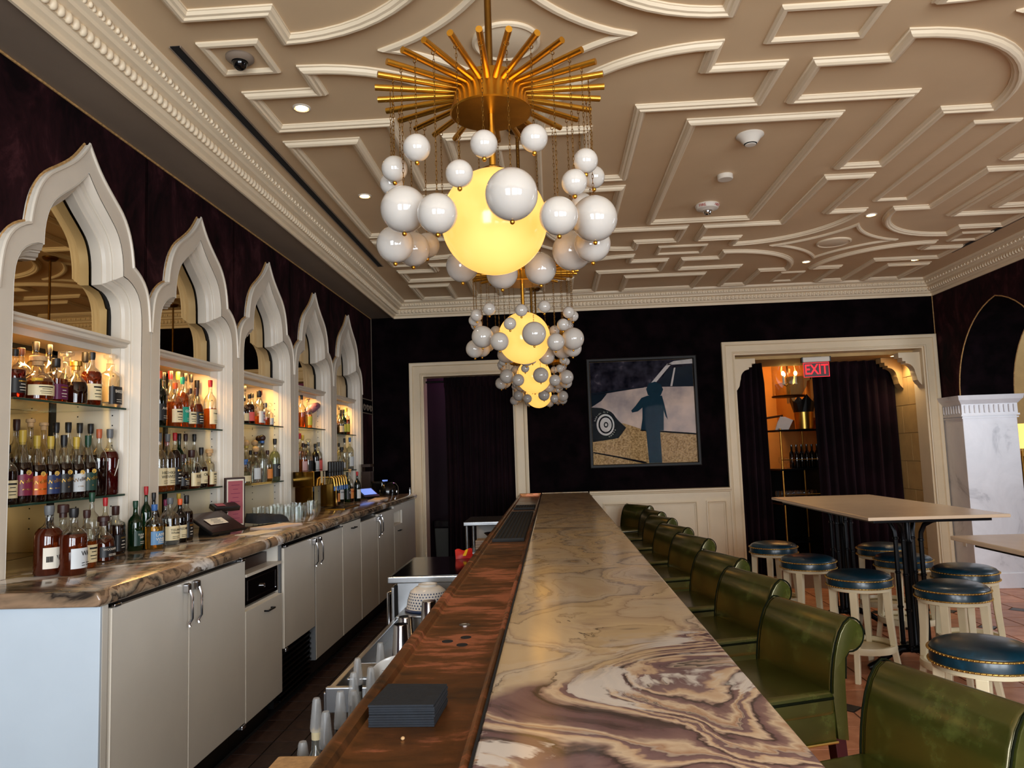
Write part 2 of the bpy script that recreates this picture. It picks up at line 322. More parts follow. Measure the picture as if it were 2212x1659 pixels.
# ------------------------------------------------------------ mesh helpers
class MB:
    """collects shapes, build() links them as ONE mesh object"""
    def __init__(s): s.v = []; s.f = []
    def quad(s, *pts):
        b = len(s.v); s.v += [tuple(p) for p in pts]; s.f.append(tuple(range(b, b + len(pts)))); return s
    def box(s, x0, x1, y0, y1, z0, z1):
        b = len(s.v)
        s.v += [(x0, y0, z0), (x1, y0, z0), (x1, y1, z0), (x0, y1, z0), (x0, y0, z1), (x1, y0, z1), (x1, y1, z1), (x0, y1, z1)]
        for q in ((0, 3, 2, 1), (4, 5, 6, 7), (0, 1, 5, 4), (1, 2, 6, 5), (2, 3, 7, 6), (3, 0, 4, 7)): s.f.append(tuple(b + i for i in q))
        return s
    def lathe(s, prof, seg=20, c=(0, 0, 0), axis='z', sq=None):
        """prof: (radius, height) pairs; sq rounds the section towards a square (superellipse)"""
        b = len(s.v)
        for r, h in prof:
            for i in range(seg):
                a = 2 * PI * (i + 0.5) / seg
                ca, sa = math.cos(a), math.sin(a)
                k = 1.0 if not sq else 1.0 / ((abs(ca) ** sq + abs(sa) ** sq) ** (1.0 / sq))
                x, y = r * ca * k, r * sa * k
                p = (x, y, h) if axis == 'z' else ((h, x, y) if axis == 'x' else (x, h, y))
                s.v.append((c[0] + p[0], c[1] + p[1], c[2] + p[2]))
        for j in range(len(prof) - 1):
            for i in range(seg):
                i2 = (i + 1) % seg
                s.f.append((b + j * seg + i, b + j * seg + i2, b + (j + 1) * seg + i2, b + (j + 1) * seg + i))
        if prof[0][0] > 1e-5: s.f.append(tuple(b + i for i in reversed(range(seg))))
        if prof[-1][0] > 1e-5: s.f.append(tuple(b + (len(prof) - 1) * seg + i for i in range(seg)))
        return s
    def sphere(s, c, r, seg=24, rings=14, sz=1.0):
        return s.lathe([(max(1e-6, r * math.sin(PI * i / rings)), -r * sz * math.cos(PI * i / rings)) for i in range(rings + 1)], seg, c)
    def tube(s, pts, r, seg=8, closed=False):
        """round bar along points; r may be a list"""
        P_ = [Vector(p) for p in pts]; n_ = len(P_); b = len(s.v)
        up = Vector((0, 0, 1)); prev = None
        for i, p in enumerate(P_):
            if closed: t = (P_[(i + 1) % n_] - P_[i - 1])
            else: t = P_[min(i + 1, n_ - 1)] - P_[max(i - 1, 0)]
            t.normalize()
            if prev is None:
                ref = up if abs(t.z) < 0.9 else Vector((1, 0, 0))
                nrm = t.cross(ref).normalized()
            else:
                nrm = (prev - t * prev.dot(t)).normalized()
            prev = nrm; bi = t.cross(nrm)
            rr_ = r[i] if isinstance(r, (list, tuple)) else r
            for k in range(seg):
                a = 2 * PI * k / seg
                s.v.append(tuple(p + nrm * (rr_ * math.cos(a)) + bi * (rr_ * math.sin(a))))
        m_ = n_ if closed else n_ - 1
        for i in range(m_):
            i2 = (i + 1) % n_
            for k in range(seg):
                k2 = (k + 1) % seg
                s.f.append((b + i * seg + k, b + i * seg + k2, b + i2 * seg + k2, b + i2 * seg + k))
        if not closed:
            s.f.append(tuple(b + k for k in reversed(range(seg)))); s.f.append(tuple(b + (n_ - 1) * seg + k for k in range(seg)))
        return s
    def prism(s, poly, a0, a1, axis='y'):
        """extrude a 2-D polygon; axis y: poly is (x,z); axis x: (y,z); axis z: (x,y)"""
        b = len(s.v); k = len(poly)
        for a in (a0, a1):
            for u, v in poly:
                s.v.append({'y': (u, a, v), 'x': (a, u, v), 'z': (u, v, a)}[axis])
        s.f.append(tuple(b + i for i in range(k))); s.f.append(tuple(b + k + i for i in reversed(range(k))))
        for i in range(k):
            j = (i + 1) % k
            s.f.append((b + i, b + k + i, b + k + j, b + j))
        return s
    def sweep(s, path, prof, put, closed=False):
        """mitred moulding: path in 2-D, prof = (sideways offset, depth); put(u, v, depth) -> 3-D"""
        n_ = len(path); b = len(s.v); K = len(prof)
        def nrm(a, c):
            dx, dy = c[0] - a[0], c[1] - a[1]; L = math.hypot(dx, dy) or 1.0
            return (-dy / L, dx / L)
        for i, p in enumerate(path):
            n1 = nrm(path[i - 1], p) if (closed or i > 0) else None
            n2 = nrm(p, path[(i + 1) % n_]) if (closed or i < n_ - 1) else None
            if n1 is None: m_ = n2
            elif n2 is None: m_ = n1
            else:
                q = (n1[0] + n2[0], n1[1] + n2[1]); d = 1 + n1[0] * n2[0] + n1[1] * n2[1]
                d = max(d, 0.35); m_ = (q[0] / d, q[1] / d)
            for o, dep in prof:
                s.v.append(tuple(put(p[0] + m_[0] * o, p[1] + m_[1] * o, dep)))
        for i in range(n_ if closed else n_ - 1):
            i2 = (i + 1) % n_
            for k in range(K - 1):
                s.f.append((b + i * K + k, b + i * K + k + 1, b + i2 * K + k + 1, b + i2 * K + k))
        return s
    def mesh(s, name, smooth=False, bevel=0.0, bseg=2):
        me = D.meshes.new(name); me.from_pydata(s.v, [], s.f)
        bm = bmesh.new(); bm.from_mesh(me)
        bmesh.ops.remove_doubles(bm, verts=bm.verts, dist=1e-5)
        bmesh.ops.recalc_face_normals(bm, faces=bm.faces)
        if bevel:
            bmesh.ops.bevel(bm, geom=[e for e in bm.edges if len(e.link_faces) == 2 and e.calc_face_angle(0) > 0.6], offset=bevel, segments=bseg, affect='EDGES', profile=0.6)
        if smooth:
            for f in bm.faces: f.smooth = True
            if smooth != 'all':
                for e in bm.edges:
                    if len(e.link_faces) == 2 and e.calc_face_angle(0) > (smooth if smooth is not True else 0.7): e.smooth = False
        bm.to_mesh(me); bm.free()
        return me
    def build(s, name, mat, parent=None, smooth=False, bevel=0.0, bseg=2, loc=None):
        me = s.mesh(name, smooth, bevel, bseg)
        return link(name, me, mat, parent, loc)
def link(name, me, mat, parent=None, loc=None):
    if mat and not me.materials: me.materials.append(MATS[mat])
    o = D.objects.new(name, me); COL.objects.link(o)
    if parent: o.parent = parent
    if loc: o.location = loc
    return o
def tag(o, label, cat, group=None):
    o['label'] = label; o['category'] = cat
    if group: o['group'] = group
    return o
def thing(name, label, cat, loc=(0, 0, 0), rz=0.0, group=None):
    o = D.objects.new(name, None); COL.objects.link(o); o.empty_display_size = 0.05
    o.location = loc; o.rotation_euler = (0, 0, rz)
    return tag(o, label, cat, group)
def struct(o):
    o['kind'] = 'structure'; return o
def copy_tree(o, parent=None):
    c = o.copy(); COL.objects.link(c)
    if parent: c.parent = parent
    for ch in KIDS.get(o.name, [x for x in o.children]): copy_tree(ch, c)
    return c
KIDS = {}
def text_mesh(s, size, align='CENTER', extrude=0.0004, bold=0.0):
    cu = D.curves.new('lettering', 'FONT'); cu.body = s; cu.size = size; cu.align_x = align; cu.align_y = 'CENTER'; cu.extrude = extrude; cu.resolution_u = 3; cu.offset = bold
    ob = D.objects.new('lettering', cu)
    me = D.meshes.new_from_object(ob)
    D.objects.remove(ob); D.curves.remove(cu)
    me.materials.clear()
    return me
def letter(s, size, mat, parent, mtx, name='lettering', sx=1.0, bend=None, align='CENTER', bold=0.0):
    """flat lettering; bend = cylinder radius to wrap around (text x -> angle)"""
    me = text_mesh(s, size, align, bold=bold)
    for v in me.vertices:
        x, y, z = v.co; x *= sx
        if bend:
            a = x / bend; v.co = (bend * math.sin(a) + z * math.sin(a), y, bend * math.cos(a) - bend + z * math.cos(a))
        else: v.co = (x, y, z)
    me.transform(mtx)
    return link(name, me, mat, parent)
def frame_x(p, n, up=(0, 0, 1)):
    """matrix putting text at p, facing direction n"""
    n = Vector(n).normalized(); u = Vector(up); x = u.cross(n).normalized(); y = n.cross(x)
    return Matrix(((x.x, y.x, n.x, p[0]), (x.y, y.y, n.y, p[1]), (x.z, y.z, n.z, p[2]), (0, 0, 0, 1)))
def arc(cx, cy, r, a0, a1, n_=10):
    return [(cx + r * math.cos(math.radians(a0 + (a1 - a0) * i / n_)), cy + r * math.sin(math.radians(a0 + (a1 - a0) * i / n_))) for i in range(n_ + 1)]
# ============================================================ the room
XL, XR, YB, ZS, ZC = -2.124, 4.43, 8.67, 3.25, 3.425
YF = -2.4
AISLE = 0.20
ROOM_FAR = 13.0

# ---- floor of terracotta squares with small dark corner pieces
floor = struct(MB().box(-2.7, 8.2, YF - 0.3, ROOM_FAR, -0.12, -0.006).build('floor', 'grout'))
T = 0.63; CUT = 0.085
def tile_mesh(name, poly, h, mat):
    me = MB().prism(poly, -0.005, h, 'z').mesh(name, False, 0.0)
    me.materials.append(MATS[mat]); return me
g = 0.006
# running squares: two by two tiles to each dark inset (inset sits where four tiles meet, every second joint)
half = T / 2
tA = tile_mesh('tile', [(g, g + CUT), (g + CUT, g), (half - g, g), (half - g, half - g), (g, half - g)], 0.0, 'terracotta')
tB = tile_mesh('tile', [(g, g), (half - g - CUT, g), (half - g, g + CUT), (half - g, half - g), (g, half - g)], 0.0, 'terracotta')
tC = tile_mesh('tile', [(g, g), (half - g, g), (half - g, half - g - CUT), (half - g - CUT, half - g), (g, half - g)], 0.0, 'terracotta')
tD = tile_mesh('tile', [(g, g), (half - g, g), (half - g, half - g), (g + CUT, half - g), (g, half - g - CUT)], 0.0, 'terracotta')
tI = tile_mesh('inset_tile', [(CUT - g, 0), (0, CUT - g), (-CUT + g, 0), (0, -CUT + g)], 0.0, 'tile_dark')
nx, ny = 7, 10
for i in range(nx):
    for j in range(ny):
        x0, y0 = 0.46 + i * T, 2.22 + j * T
        if x0 < 0.4: continue
        for me, dx, dy in ((tA, 0, 0), (tB, half, 0), (tC, half, half), (tD, 0, half)):
            if x0 + dx + half > 4.9: continue
            link('tile', me, None, floor, (x0 + dx, y0 + dy, 0))
        link('inset_tile', tI, None, floor, (x0, y0, 0.0005))

# ---- raised service floor behind the bar, small dark quarry tiles
aisle = struct(MB().box(-2.1, -0.36, 0.3, YB, 0.0, AISLE - 0.006).build('floor', 'grout_dark'))
q = 0.152
qm = tile_mesh('tile', [(0.004, 0.004), (q - 0.004, 0.004), (q - 0.004, q - 0.004), (0.004, q - 0.004)], 0.0, 'quarry')
for i in range(6):
    for j in range(44):
        x0 = -1.60 + i * q; y0 = 1.95 + j * q
        if y0 + q < YB: link('tile', qm, None, aisle, (x0, y0, AISLE))
far = MB(); far.box(-1.60 + 6 * q, -0.6, 1.95, YB - 0.02, AISLE - 0.006, AISLE - 0.001)
far.build('tile_strip', 'quarry', aisle)

# ---- ceiling with strapwork mouldings
ceiling = struct(MB().box(-2.7, 8.2, YF - 0.3, YB + 0.2, ZC, ZC + 0.2).build('ceiling', 'paint_ceiling'))
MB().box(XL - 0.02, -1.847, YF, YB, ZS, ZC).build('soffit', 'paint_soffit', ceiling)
def putc(u, v, d): return (u, v, ZC - d)
WIDE = [(-0.034, 0), (-0.034, 0.008), (-0.026, 0.010), (-0.020, 0.022), (-0.008, 0.030), (0.004, 0.030), (0.010, 0.022), (0.022, 0.020), (0.030, 0.008), (0.034, 0.008), (0.034, 0)]
THIN = [(-0.019, 0), (-0.019, 0.008), (-0.008, 0.017), (0.008, 0.017), (0.019, 0.006), (0.019, 0)]
def mould(path, prof, closed=True):
    # keep one winding so that the profile's high side always lies on the inside
    A = sum(path[i][0] * path[(i + 1) % len(path)][1] - path[(i + 1) % len(path)][0] * path[i][1] for i in range(len(path)))
    if A < 0: path = path[::-1]
    return MB().sweep(path, prof, putc, closed).build('moulding', 'paint_moulding', ceiling, smooth=0.5)
def rect(x0, x1, y0, y1): return [(x0, y0), (x1, y0), (x1, y1), (x0, y1)]
SX, SY = (-0.14, 2.64), (3.14, 6.80)
for sx in SX:
    for sy in SY:
        star = []
        for kx, ky in ((1, 1), (-1, 1), (-1, -1), (1, -1)):
            a = arc(0.95, 0.95, 1.039, 246.5, 203.5, 10) if kx * ky > 0 else arc(0.95, 0.95, 1.039, 203.5, 246.5, 10)
            star += [(sx + kx * u, sy + ky * v) for u, v in a][:-1]
            qd = [(0.95, 0.13), (0.95, 0.34), (1.30, 0.34), (1.30, 0.72), (0.68, 0.72), (0.68, 1.73), (0.40, 1.73), (0.40, 0.95), (0.13, 0.95)] + arc(0.95, 0.95, 0.82, 180, 270, 14)[1:-1]
            if sy == 6.80 and ky > 0:  # the back border crops the pattern
                qd = [(0.95, 0.13), (0.95, 0.34), (1.30, 0.34), (1.30, 0.72), (0.68, 0.72), (0.68, 1.58), (0.40, 1.58), (0.40, 0.95), (0.13, 0.95)] + arc(0.95, 0.95, 0.82, 180, 270, 14)[1:-1]
            mould([(sx + kx * u, sy + ky * v) for u, v in qd], WIDE)
        mould(star, THIN)
        med = MB().lathe([(0.152, 0), (0.152, -0.012), (0.140, -0.017), (0.128, -0.010), (0.122, -0.012), (1e-6, -0.012)], 40, (sx, sy, ZC)).build('medallion', 'paint_moulding', ceiling, smooth=0.4)
for sy in SY:
    mould(rect(1.045, 1.455, sy - 0.125, sy + 0.125), THIN)
    for c in (-1.35, 3.85): mould(rect(c - 0.12, c + 0.12, sy - 0.12, sy + 0.12), THIN)
for y0, y1 in ((4.07, 5.90), (7.78, 8.42)):
    mould(rect(0.85, 1.65, y0, y1), WIDE)
    mould(rect(-1.45, -1.07, y0, y1), WIDE); mould(rect(3.57, 3.95, y0, y1), WIDE)
for sx in SX:
    mould(rect(sx - 0.12, sx + 0.12, 4.29, 5.63), THIN)
    mould(rect(sx - 0.12, sx + 0.10, 7.93, 8.33), THIN)
# long linear air slots
for x, y0, y1 in ((-1.59, 3.02, 6.92), (3.985, 3.6, 7.4)):
    s_ = MB().box(x - 0.022, x + 0.022, y0, y1, ZC - 0.004, ZC + 0.003)
    s_.build('air_slot', 'black_void', ceiling)
    MB().box(x - 0.027, x - 0.022, y0, y1, ZC - 0.008, ZC).box(x + 0.022, x + 0.027, y0, y1, ZC - 0.008, ZC).build('slot_rim', 'paint_soffit', ceiling)

# ---- cornices: (distance from wall, height)
CP = [(0.0, 3.235), (0.012, 3.235), (0.012, 3.262), (0.034, 3.272), (0.040, 3.284), (0.046, 3.290), (0.058, 3.290), (0.066, 3.328), (0.100, 3.336), (0.104, 3.352), (0.122, 3.362), (0.126, 3.388), (0.150, 3.398), (0.168, 3.402), (0.172, 3.425)]
egg = MB().sphere((0, 0, 0), 0.019, 10, 7, 1.0).mesh('egg_bead', 'all'); egg.materials.append(MATS['paint_moulding'])
def cornice(name, ax, pos, sgn, a0, a1, single):
    mb = MB(); K = len(CP)
    for a in (a0, a1):
        for d, z in CP:
            mb.v.append((pos + sgn * d, a, z) if ax == 'x' else (a, pos + sgn * d, z))
    for k in range(K - 1): mb.f.append((k, k + 1, K + k + 1, K + k))
    t_ = struct(mb.build(name, 'paint_moulding'))
    at = lambda d, a, z: (pos + sgn * d, a, z) if ax == 'x' else (a, pos + sgn * d, z)
    cnt = int((a1 - a0) / 0.044)
    rest = MB()
    for i in range(cnt):
        a = a0 + 0.022 + i * 0.044
        if single:
            o = link('egg_bead', egg, None, t_, at(0.062, a, 3.308)); o.scale = (0.9, 1.0, 1.25)
        else: rest.sphere(at(0.062, a, 3.308), 0.018, 6, 4, 1.2)
    leaf = MB()
    for i in range(int((a1 - a0) / 0.03)):
        a = a0 + 0.015 + i * 0.03
        leaf.sphere(at(0.122 + 0.006 * (i % 2), a, 3.376), 0.0125, 5, 4, 1.1)
    o = leaf.build('leaf_band', 'paint_moulding', t_, smooth='all'); o['kind'] = 'stuff'
    if rest.v:
        o = rest.build('egg_band', 'paint_moulding', t_, smooth='all'); o['kind'] = 'stuff'
    return t_
cornice('trim_1', 'x', -1.847, 1, YF, YB, True)
cornice('trim_2', 'y', YB, -1, -1.847, XR, False)
cornice('trim_3', 'x', XR, -1, YF, YB, False)

# ---- back wall with two doorways
DL0, DL1, DLZ = -1.52, -0.43, 2.545
DR0, DR1, DRZ = 2.13, 4.28, 2.655
wb = MB()
for x0, x1, z0, z1 in ((-2.7, DL0, 0, 3.5), (DL0, DL1, DLZ, 3.5), (DL1, DR0, 0, 3.5), (DR0, DR1, DRZ, 3.5), (DR1, 5.1, 0, 3.5)):
    wb.box(x0, x1, YB, YB + 0.22, z0, z1)
struct(wb.build('wall_back', 'velvet_black'))
def casing(name, x0, x1, zt, w_, mat):
    prof = [(0, 0), (0, 0.030), (0.010, 0.034), (0.022, 0.026), (w_ - 0.045, 0.026), (w_ - 0.035, 0.042), (w_ - 0.012, 0.048), (w_, 0.044), (w_, 0)]
    path = [(x0, 0.0), (x0, zt), (x1, zt), (x1, 0.0)]
    o = MB().sweep(path, prof, lambda u, v, d: (u, YB - d, v)).build(name, mat, smooth=0.5)
    struct(o)
    # jamb linings
    MB().box(x0 - 0.005, x0 + 0.018, YB - 0.004, YB + 0.24, 0, zt).build('jamb', mat, o)
    MB().box(x1 - 0.018, x1 + 0.005, YB - 0.004, YB + 0.24, 0, zt).build('jamb', mat, o)
    MB().box(x0 + 0.018, x1 - 0.018, YB - 0.004, YB + 0.24, zt - 0.018, zt + 0.004).build('head', mat, o)
    return o
d1 = casing('door_1', DL0, DL1, DLZ, 0.145, 'paint_cream')
MB().box(DL0 - 0.16, DL0 + 0.01, YB - 0.075, YB, 0, 0.33).build('plinth', 'paint_cream', d1, bevel=0.01)
d2 = casing('door_2', DR0, DR1, DRZ, 0.135, 'paint_cream')
# ---- wainscot right of the bar
wn = MB(); wn.box(0.43, DR0 - 0.13, YB - 0.03, YB, 0, 1.10)
wn = struct(wn.build('trim_4', 'paint_cream'))
MB().sweep([(0.40, 0), (DR0 - 0.12, 0)], [(1.075, 0.03), (1.080, 0.05), (1.098, 0.056), (1.104, 0.072), (1.122, 0.074), (1.126, 0.0)], lambda u, v, d: (u, YB - d, v)).build('chair_rail', 'paint_cream', wn, smooth=0.5)
pr = [(0, 0.03), (0, 0.046), (0.012, 0.050), (0.022, 0.038), (0.034, 0.036), (0.036, 0.03)]
for x0, x1 in ((0.55, 1.62), (1.72, 1.95)):
    MB().sweep([(x0, 0.15), (x1, 0.15), (x1, 0.98), (x0, 0.98)], pr, lambda u, v, d: (u, YB - d, v), True).build('panel_moulding', 'paint_cream', wn, smooth=0.5)
MB().box(0.43, DR0 - 0.13, YB - 0.052, YB - 0.03, 0, 0.12).build('skirting', 'paint_cream', wn, bevel=0.006)

# ---- right wall: velvet above a marble arcade with a pointed arch
AY0, AY1, AZ, APY, APZ = 6.70, 8.26, 2.05, 7.48, 2.99
def arch_side(y_spring, y_apex, n_=12):
    # one side of a pointed arch: circle through springing (vertical tangent) and apex
    h, w_ = APZ - AZ, abs(y_apex - y_spring)
    R_ = (h * h + w_ * w_) / (2 * w_); s_ = 1 if y_apex > y_spring else -1
    cy = y_spring + s_ * R_
    a1 = math.asin(h / R_)
    return [(cy - s_ * R_ * math.cos(a1 * i / n_), AZ + R_ * math.sin(a1 * i / n_)) for i in range(n_ + 1)]
aL, aR = arch_side(AY0, APY), arch_side(AY1, APY)
crv = aL + aR[::-1][1:]
wr = MB()
wr.box(XR, XR + 0.57, YF, 1.2, 0, 3.5)
wr.box(XR, XR + 0.57, 1.2, 5.9, 2.95, 3.5)
wr.box(XR, XR + 0.57, 5.9, AY0, 2.05, 3.5)
for (y0, z0), (y1, z1) in zip(crv, crv[1:]):
    for x in (XR, XR + 0.57): wr.quad((x, y0, z0), (x, y1, z1), (x, y1, 3.5), (x, y0, 3.5))
wr.box(XR, XR + 0.57, AY1, YB, 2.05, 3.5)
wright = struct(wr.build('wall_right', 'velvet'))
it = MB()
for (y0, z0), (y1, z1) in zip(crv, crv[1:]): it.quad((XR, y0, z0), (XR + 0.57, y0, z0), (XR + 0.57, y1, z1), (XR, y1, z1))
it.build('arch_lining', 'velvet_black', wright)
for x in (XR - 0.004, XR + 0.565): MB().tube([(x, y, z) for y, z in crv], 0.006, 6).build('cord', 'rope', wright, smooth=True)
MB().tube([(XR - 0.006, YB - 0.006, 2.79), (XR - 0.006, YB - 0.006, 3.24)], 0.005, 6).build('cord', 'rope', wright, smooth=True)
# the marble pier the arch lands on
pier = struct(MB().box(XR, XR + 0.57, AY1, YB, 0.0, 1.84).build('wall_right', 'white_marble', bevel=0.006))
MB().box(XR - 0.012, XR + 0.582, AY1 - 0.012, YB, 0, 0.16).build('base_block', 'white_marble', pier, bevel=0.004)
def cap_ring(name, z0, z1, d0, d1):
    mb = MB(); b_ = []
    for d, z in ((d0, z0), (d1, z1)):
        b_.append([(XR - d, YB - 0.001, z), (XR - d, AY1 - d, z), (XR + 0.57 + d, AY1 - d, z), (XR + 0.57 + d, YB - 0.001, z)])
    for k in range(3): mb.quad(b_[0][k], b_[0][k + 1], b_[1][k + 1], b_[1][k])
    mb.quad(*b_[1]); mb.quad(*b_[0])
    return mb.build(name, 'white_marble', pier)
cap_ring('capital', 1.825, 1.845, 0.02, 0.02); cap_ring('capital', 1.80, 1.815, 0.012, 0.012)
cap_ring('capital', 1.845, 1.955, 0.008, 0.008); cap_ring('capital', 1.955, 2.0, 0.012, 0.045); cap_ring('capital', 2.0, 2.05, 0.05, 0.06)
for i in range(11):
    x = XR + 0.03 + i * 0.051
    MB().box(x - 0.008, x + 0.008, AY1 - 0.018, AY1 - 0.006, 1.86, 1.945).build('flute', 'white_marble', pier, bevel=0.004)
for i in range(7):
    y = AY1 + 0.04 + i * 0.052
    MB().box(XR - 0.018, XR - 0.006, y - 0.008, y + 0.008, 1.86, 1.945).build('flute', 'white_marble', pier, bevel=0.004)
sock = MB().box(XR - 0.006, XR, 8.40, 8.46, 0.42, 0.53).build('socket_plate', 'paint_white', pier, bevel=0.003)
# near pier of the arcade and the side room it opens on
MB().box(XR, XR + 0.57, 5.9, AY0, 0.0, 2.05).build('pier', 'white_marble', wright, bevel=0.006)
struct(MB().box(8.0, 8.2, YF, ROOM_FAR, 0, 3.5).build('wall_side', 'limestone'))
struct(MB().box(5.0, 8.1, 10.9, 11.1, 0, 3.5).build('wall_side', 'limestone'))

# ---- wall behind the camera with three street windows
wf = MB(); xs = [-2.7] + [v for w_ in WIN for v in w_] + [8.2]
for i in range(0, len(xs), 2): wf.box(xs[i], xs[i + 1], YF - 0.2, YF, 0, 3.5)
for a, b in WIN:
    wf.box(a, b, YF - 0.2, YF, 0, 0.75); wf.box(a, b, YF - 0.2, YF, 2.75, 3.5)
struct(wf.build('wall_front', 'paint_cream'))
for k, (a, b) in enumerate(WIN):
    fr = MB(); fr.box(a, b, YF - 0.06, YF, 0.75, 0.80).box(a, b, YF - 0.06, YF, 2.70, 2.75).box(a, a + 0.05, YF - 0.06, YF, 0.75, 2.75).box(b - 0.05, b, YF - 0.06, YF, 0.75, 2.75)
    fo = struct(fr.build('window_%d' % (k + 1), 'paint_white'))
    for i in (1, 2): x = a + (b - a) * i / 3; MB().box(x - 0.015, x + 0.015, YF - 0.05, YF - 0.01, 0.8, 2.7).build('mullion', 'paint_white', fo)
    MB().box(a + 0.05, b - 0.05, YF - 0.05, YF - 0.01, 2.2, 2.23).build('transom', 'paint_white', fo)

# ============================================================ back bar wall with five ogee niches
PX = -2.09          # face of the arch frames
PITCH, Y1C, FOOT = 1.089, 3.207, 1.1850
BAY = [Y1C + PITCH * k for k in range(5)]
def resample(pts, n_):
    L = [0.0]
    for a, b in zip(pts, pts[1:]): L.append(L[-1] + math.hypot(b[0] - a[0], b[1] - a[1]))
    out = []
    for i in range(n_ + 1):
        s_ = L[-1] * i / n_
        for k in range(len(pts) - 1):
            if s_ <= L[k + 1] + 1e-9:
                t_ = (s_ - L[k]) / max(1e-9, L[k + 1] - L[k]); out.append((pts[k][0] + t_ * (pts[k + 1][0] - pts[k][0]), pts[k][1] + t_ * (pts[k + 1][1] - pts[k][1]))); break
    return out
def smooth_pts(p, it=2):
    for _ in range(it):
        q_ = [p[0]]
        for a, b in zip(p, p[1:]): q_ += [(a[0] * .75 + b[0] * .25, a[1] * .75 + b[1] * .25), (a[0] * .25 + b[0] * .75, a[1] * .25 + b[1] * .75)]
        p = q_ + [p[-1]]
    return p
OA = resample(smooth_pts([(0, 3.083), (0.045, 3.025), (0.10, 2.968), (0.19, 2.902), (0.275, 2.845), (0.33, 2.772), (0.36, 2.690), (0.375, 2.602)]), 16)
OB = resample(smooth_pts([(0.375, 2.602), (0.420, 2.583), (0.475, 2.545), (0.515, 2.485), (0.531, 2.40), (0.5405, 2.30)]), 10)
OC = [(0.5405, 2.30 + (FOOT - 2.30) * i / 4) for i in range(5)]
IA = resample(smooth_pts([(0, 2.950), (0.075, 2.868), (0.17, 2.795), (0.235, 2.740), (0.270, 2.675), (0.288, 2.600), (0.290, 2.533)]), 16)
IB = resample(smooth_pts([(0.290, 2.533), (0.345, 2.524), (0.415, 2.480), (0.448, 2.420), (0.458, 2.345), (0.458, 2.25)]), 10)
IC = [(0.458, 2.25 + (FOOT - 2.25) * i / 4) for i in range(5)]
OUT = OA + OB[1:] + OC[1:]; INN = IA + IB[1:] + IC[1:]
# velvet face around the arches
wl = MB()
arch_top = OA + OB[1:]
for yc in BAY:
    full = [(yc - u, v) for u, v in reversed(arch_top)] + [(yc + u, v) for u, v in arch_top[1:]]
    for (y0, z0), (y1, z1) in zip(full, full[1:]): wl.quad((XL, y0, z0), (XL, y1, z1), (XL, y1, ZS), (XL, y0, ZS))
for ya in BAY[:-1]: wl.quad((XL, ya + 0.535, 2.28), (XL, ya + PITCH - 0.535, 2.28), (XL, ya + PITCH - 0.535, ZS), (XL, ya + 0.535, ZS))
YE0, YE1 = BAY[0] - 0.5445, BAY[-1] + 0.5445
wl.box(XL - 0.4, XL, YF, YE0, 0, ZS); wl.box(XL - 0.4, XL, YE1, YB, 0, ZS)
wl.box(-2.75, -2.56, YE0, YE1, 0, ZS); wl.box(-2.6, XL, YE0, YE1, 0, 1.10)
wleft = struct(wl.build('wall_left', 'velvet'))
MB().tube([(XL + 0.006, YF, ZS - 0.006), (XL + 0.006, YB, ZS - 0.006)], 0.006, 6).build('cord', 'rope', wleft, smooth=True)
MB().tube([(XL + 0.006, YB - 0.006, 1.2), (XL + 0.006, YB - 0.006, ZS)], 0.004, 6).build('cord', 'paint_soffit', wleft, smooth=True)
# little carved frieze beside the last arch
fz = MB().box(XL, XL + 0.01, 8.16, YB - 0.02, 2.10, 2.26).build('frieze', 'velvet_black', wleft)
for z in (2.10, 2.26): MB().tube([(XL + 0.012, 8.15, z), (XL + 0.012, YB - 0.02, z)], 0.006, 6).build('frieze_rail', 'paint_soffit', wleft)
for i in range(3):
    c_ = 8.26 + i * 0.15
    MB().tube([(XL + 0.014, c_ + 0.012 * t_ * math.cos(t_ * 1.25), 2.18 + 0.012 * t_ * math.sin(t_ * 1.25)) for t_ in [k * 0.4 for k in range(14)]], 0.006, 5).build('scroll', 'paint_soffit', wleft)

SHELVES = [(1.885, 1.460), (1.810, 1.448), (1.865, 1.440), (1.875, 1.475), (1.845, 1.475)]
NICHE_LABEL = ['white ogee niche holding six bottles with slanted coloured labels under squat decanters',
               'white ogee niche holding two twin tall bottles with cream labels and short whiskies',
               'white ogee niche holding ball-stoppered tequila bottles behind the pink menu',
               'white ogee niche with the fish-head ornament, behind the brass tap tower',
               'white ogee niche of frosted vodka bottles beside the dark back wall']
def half_to_full(p): return [(-u, v) for u, v in reversed(p)] + [(u, v) for u, v in p[1:]]
STEP = [(0.0, PX - 0.006), (0.004, PX), (0.004, PX - 0.004), (0.010, PX - 0.012), (0.026, PX - 0.028), (0.028, PX - 0.040), (0.034, PX - 0.040), (0.036, PX - 0.048), (0.050, PX - 0.060), (0.056, PX - 0.076), (0.062, PX - 0.078), (0.064, PX - 0.125)]
NB = -2.50          # back of the niches
first_face = None
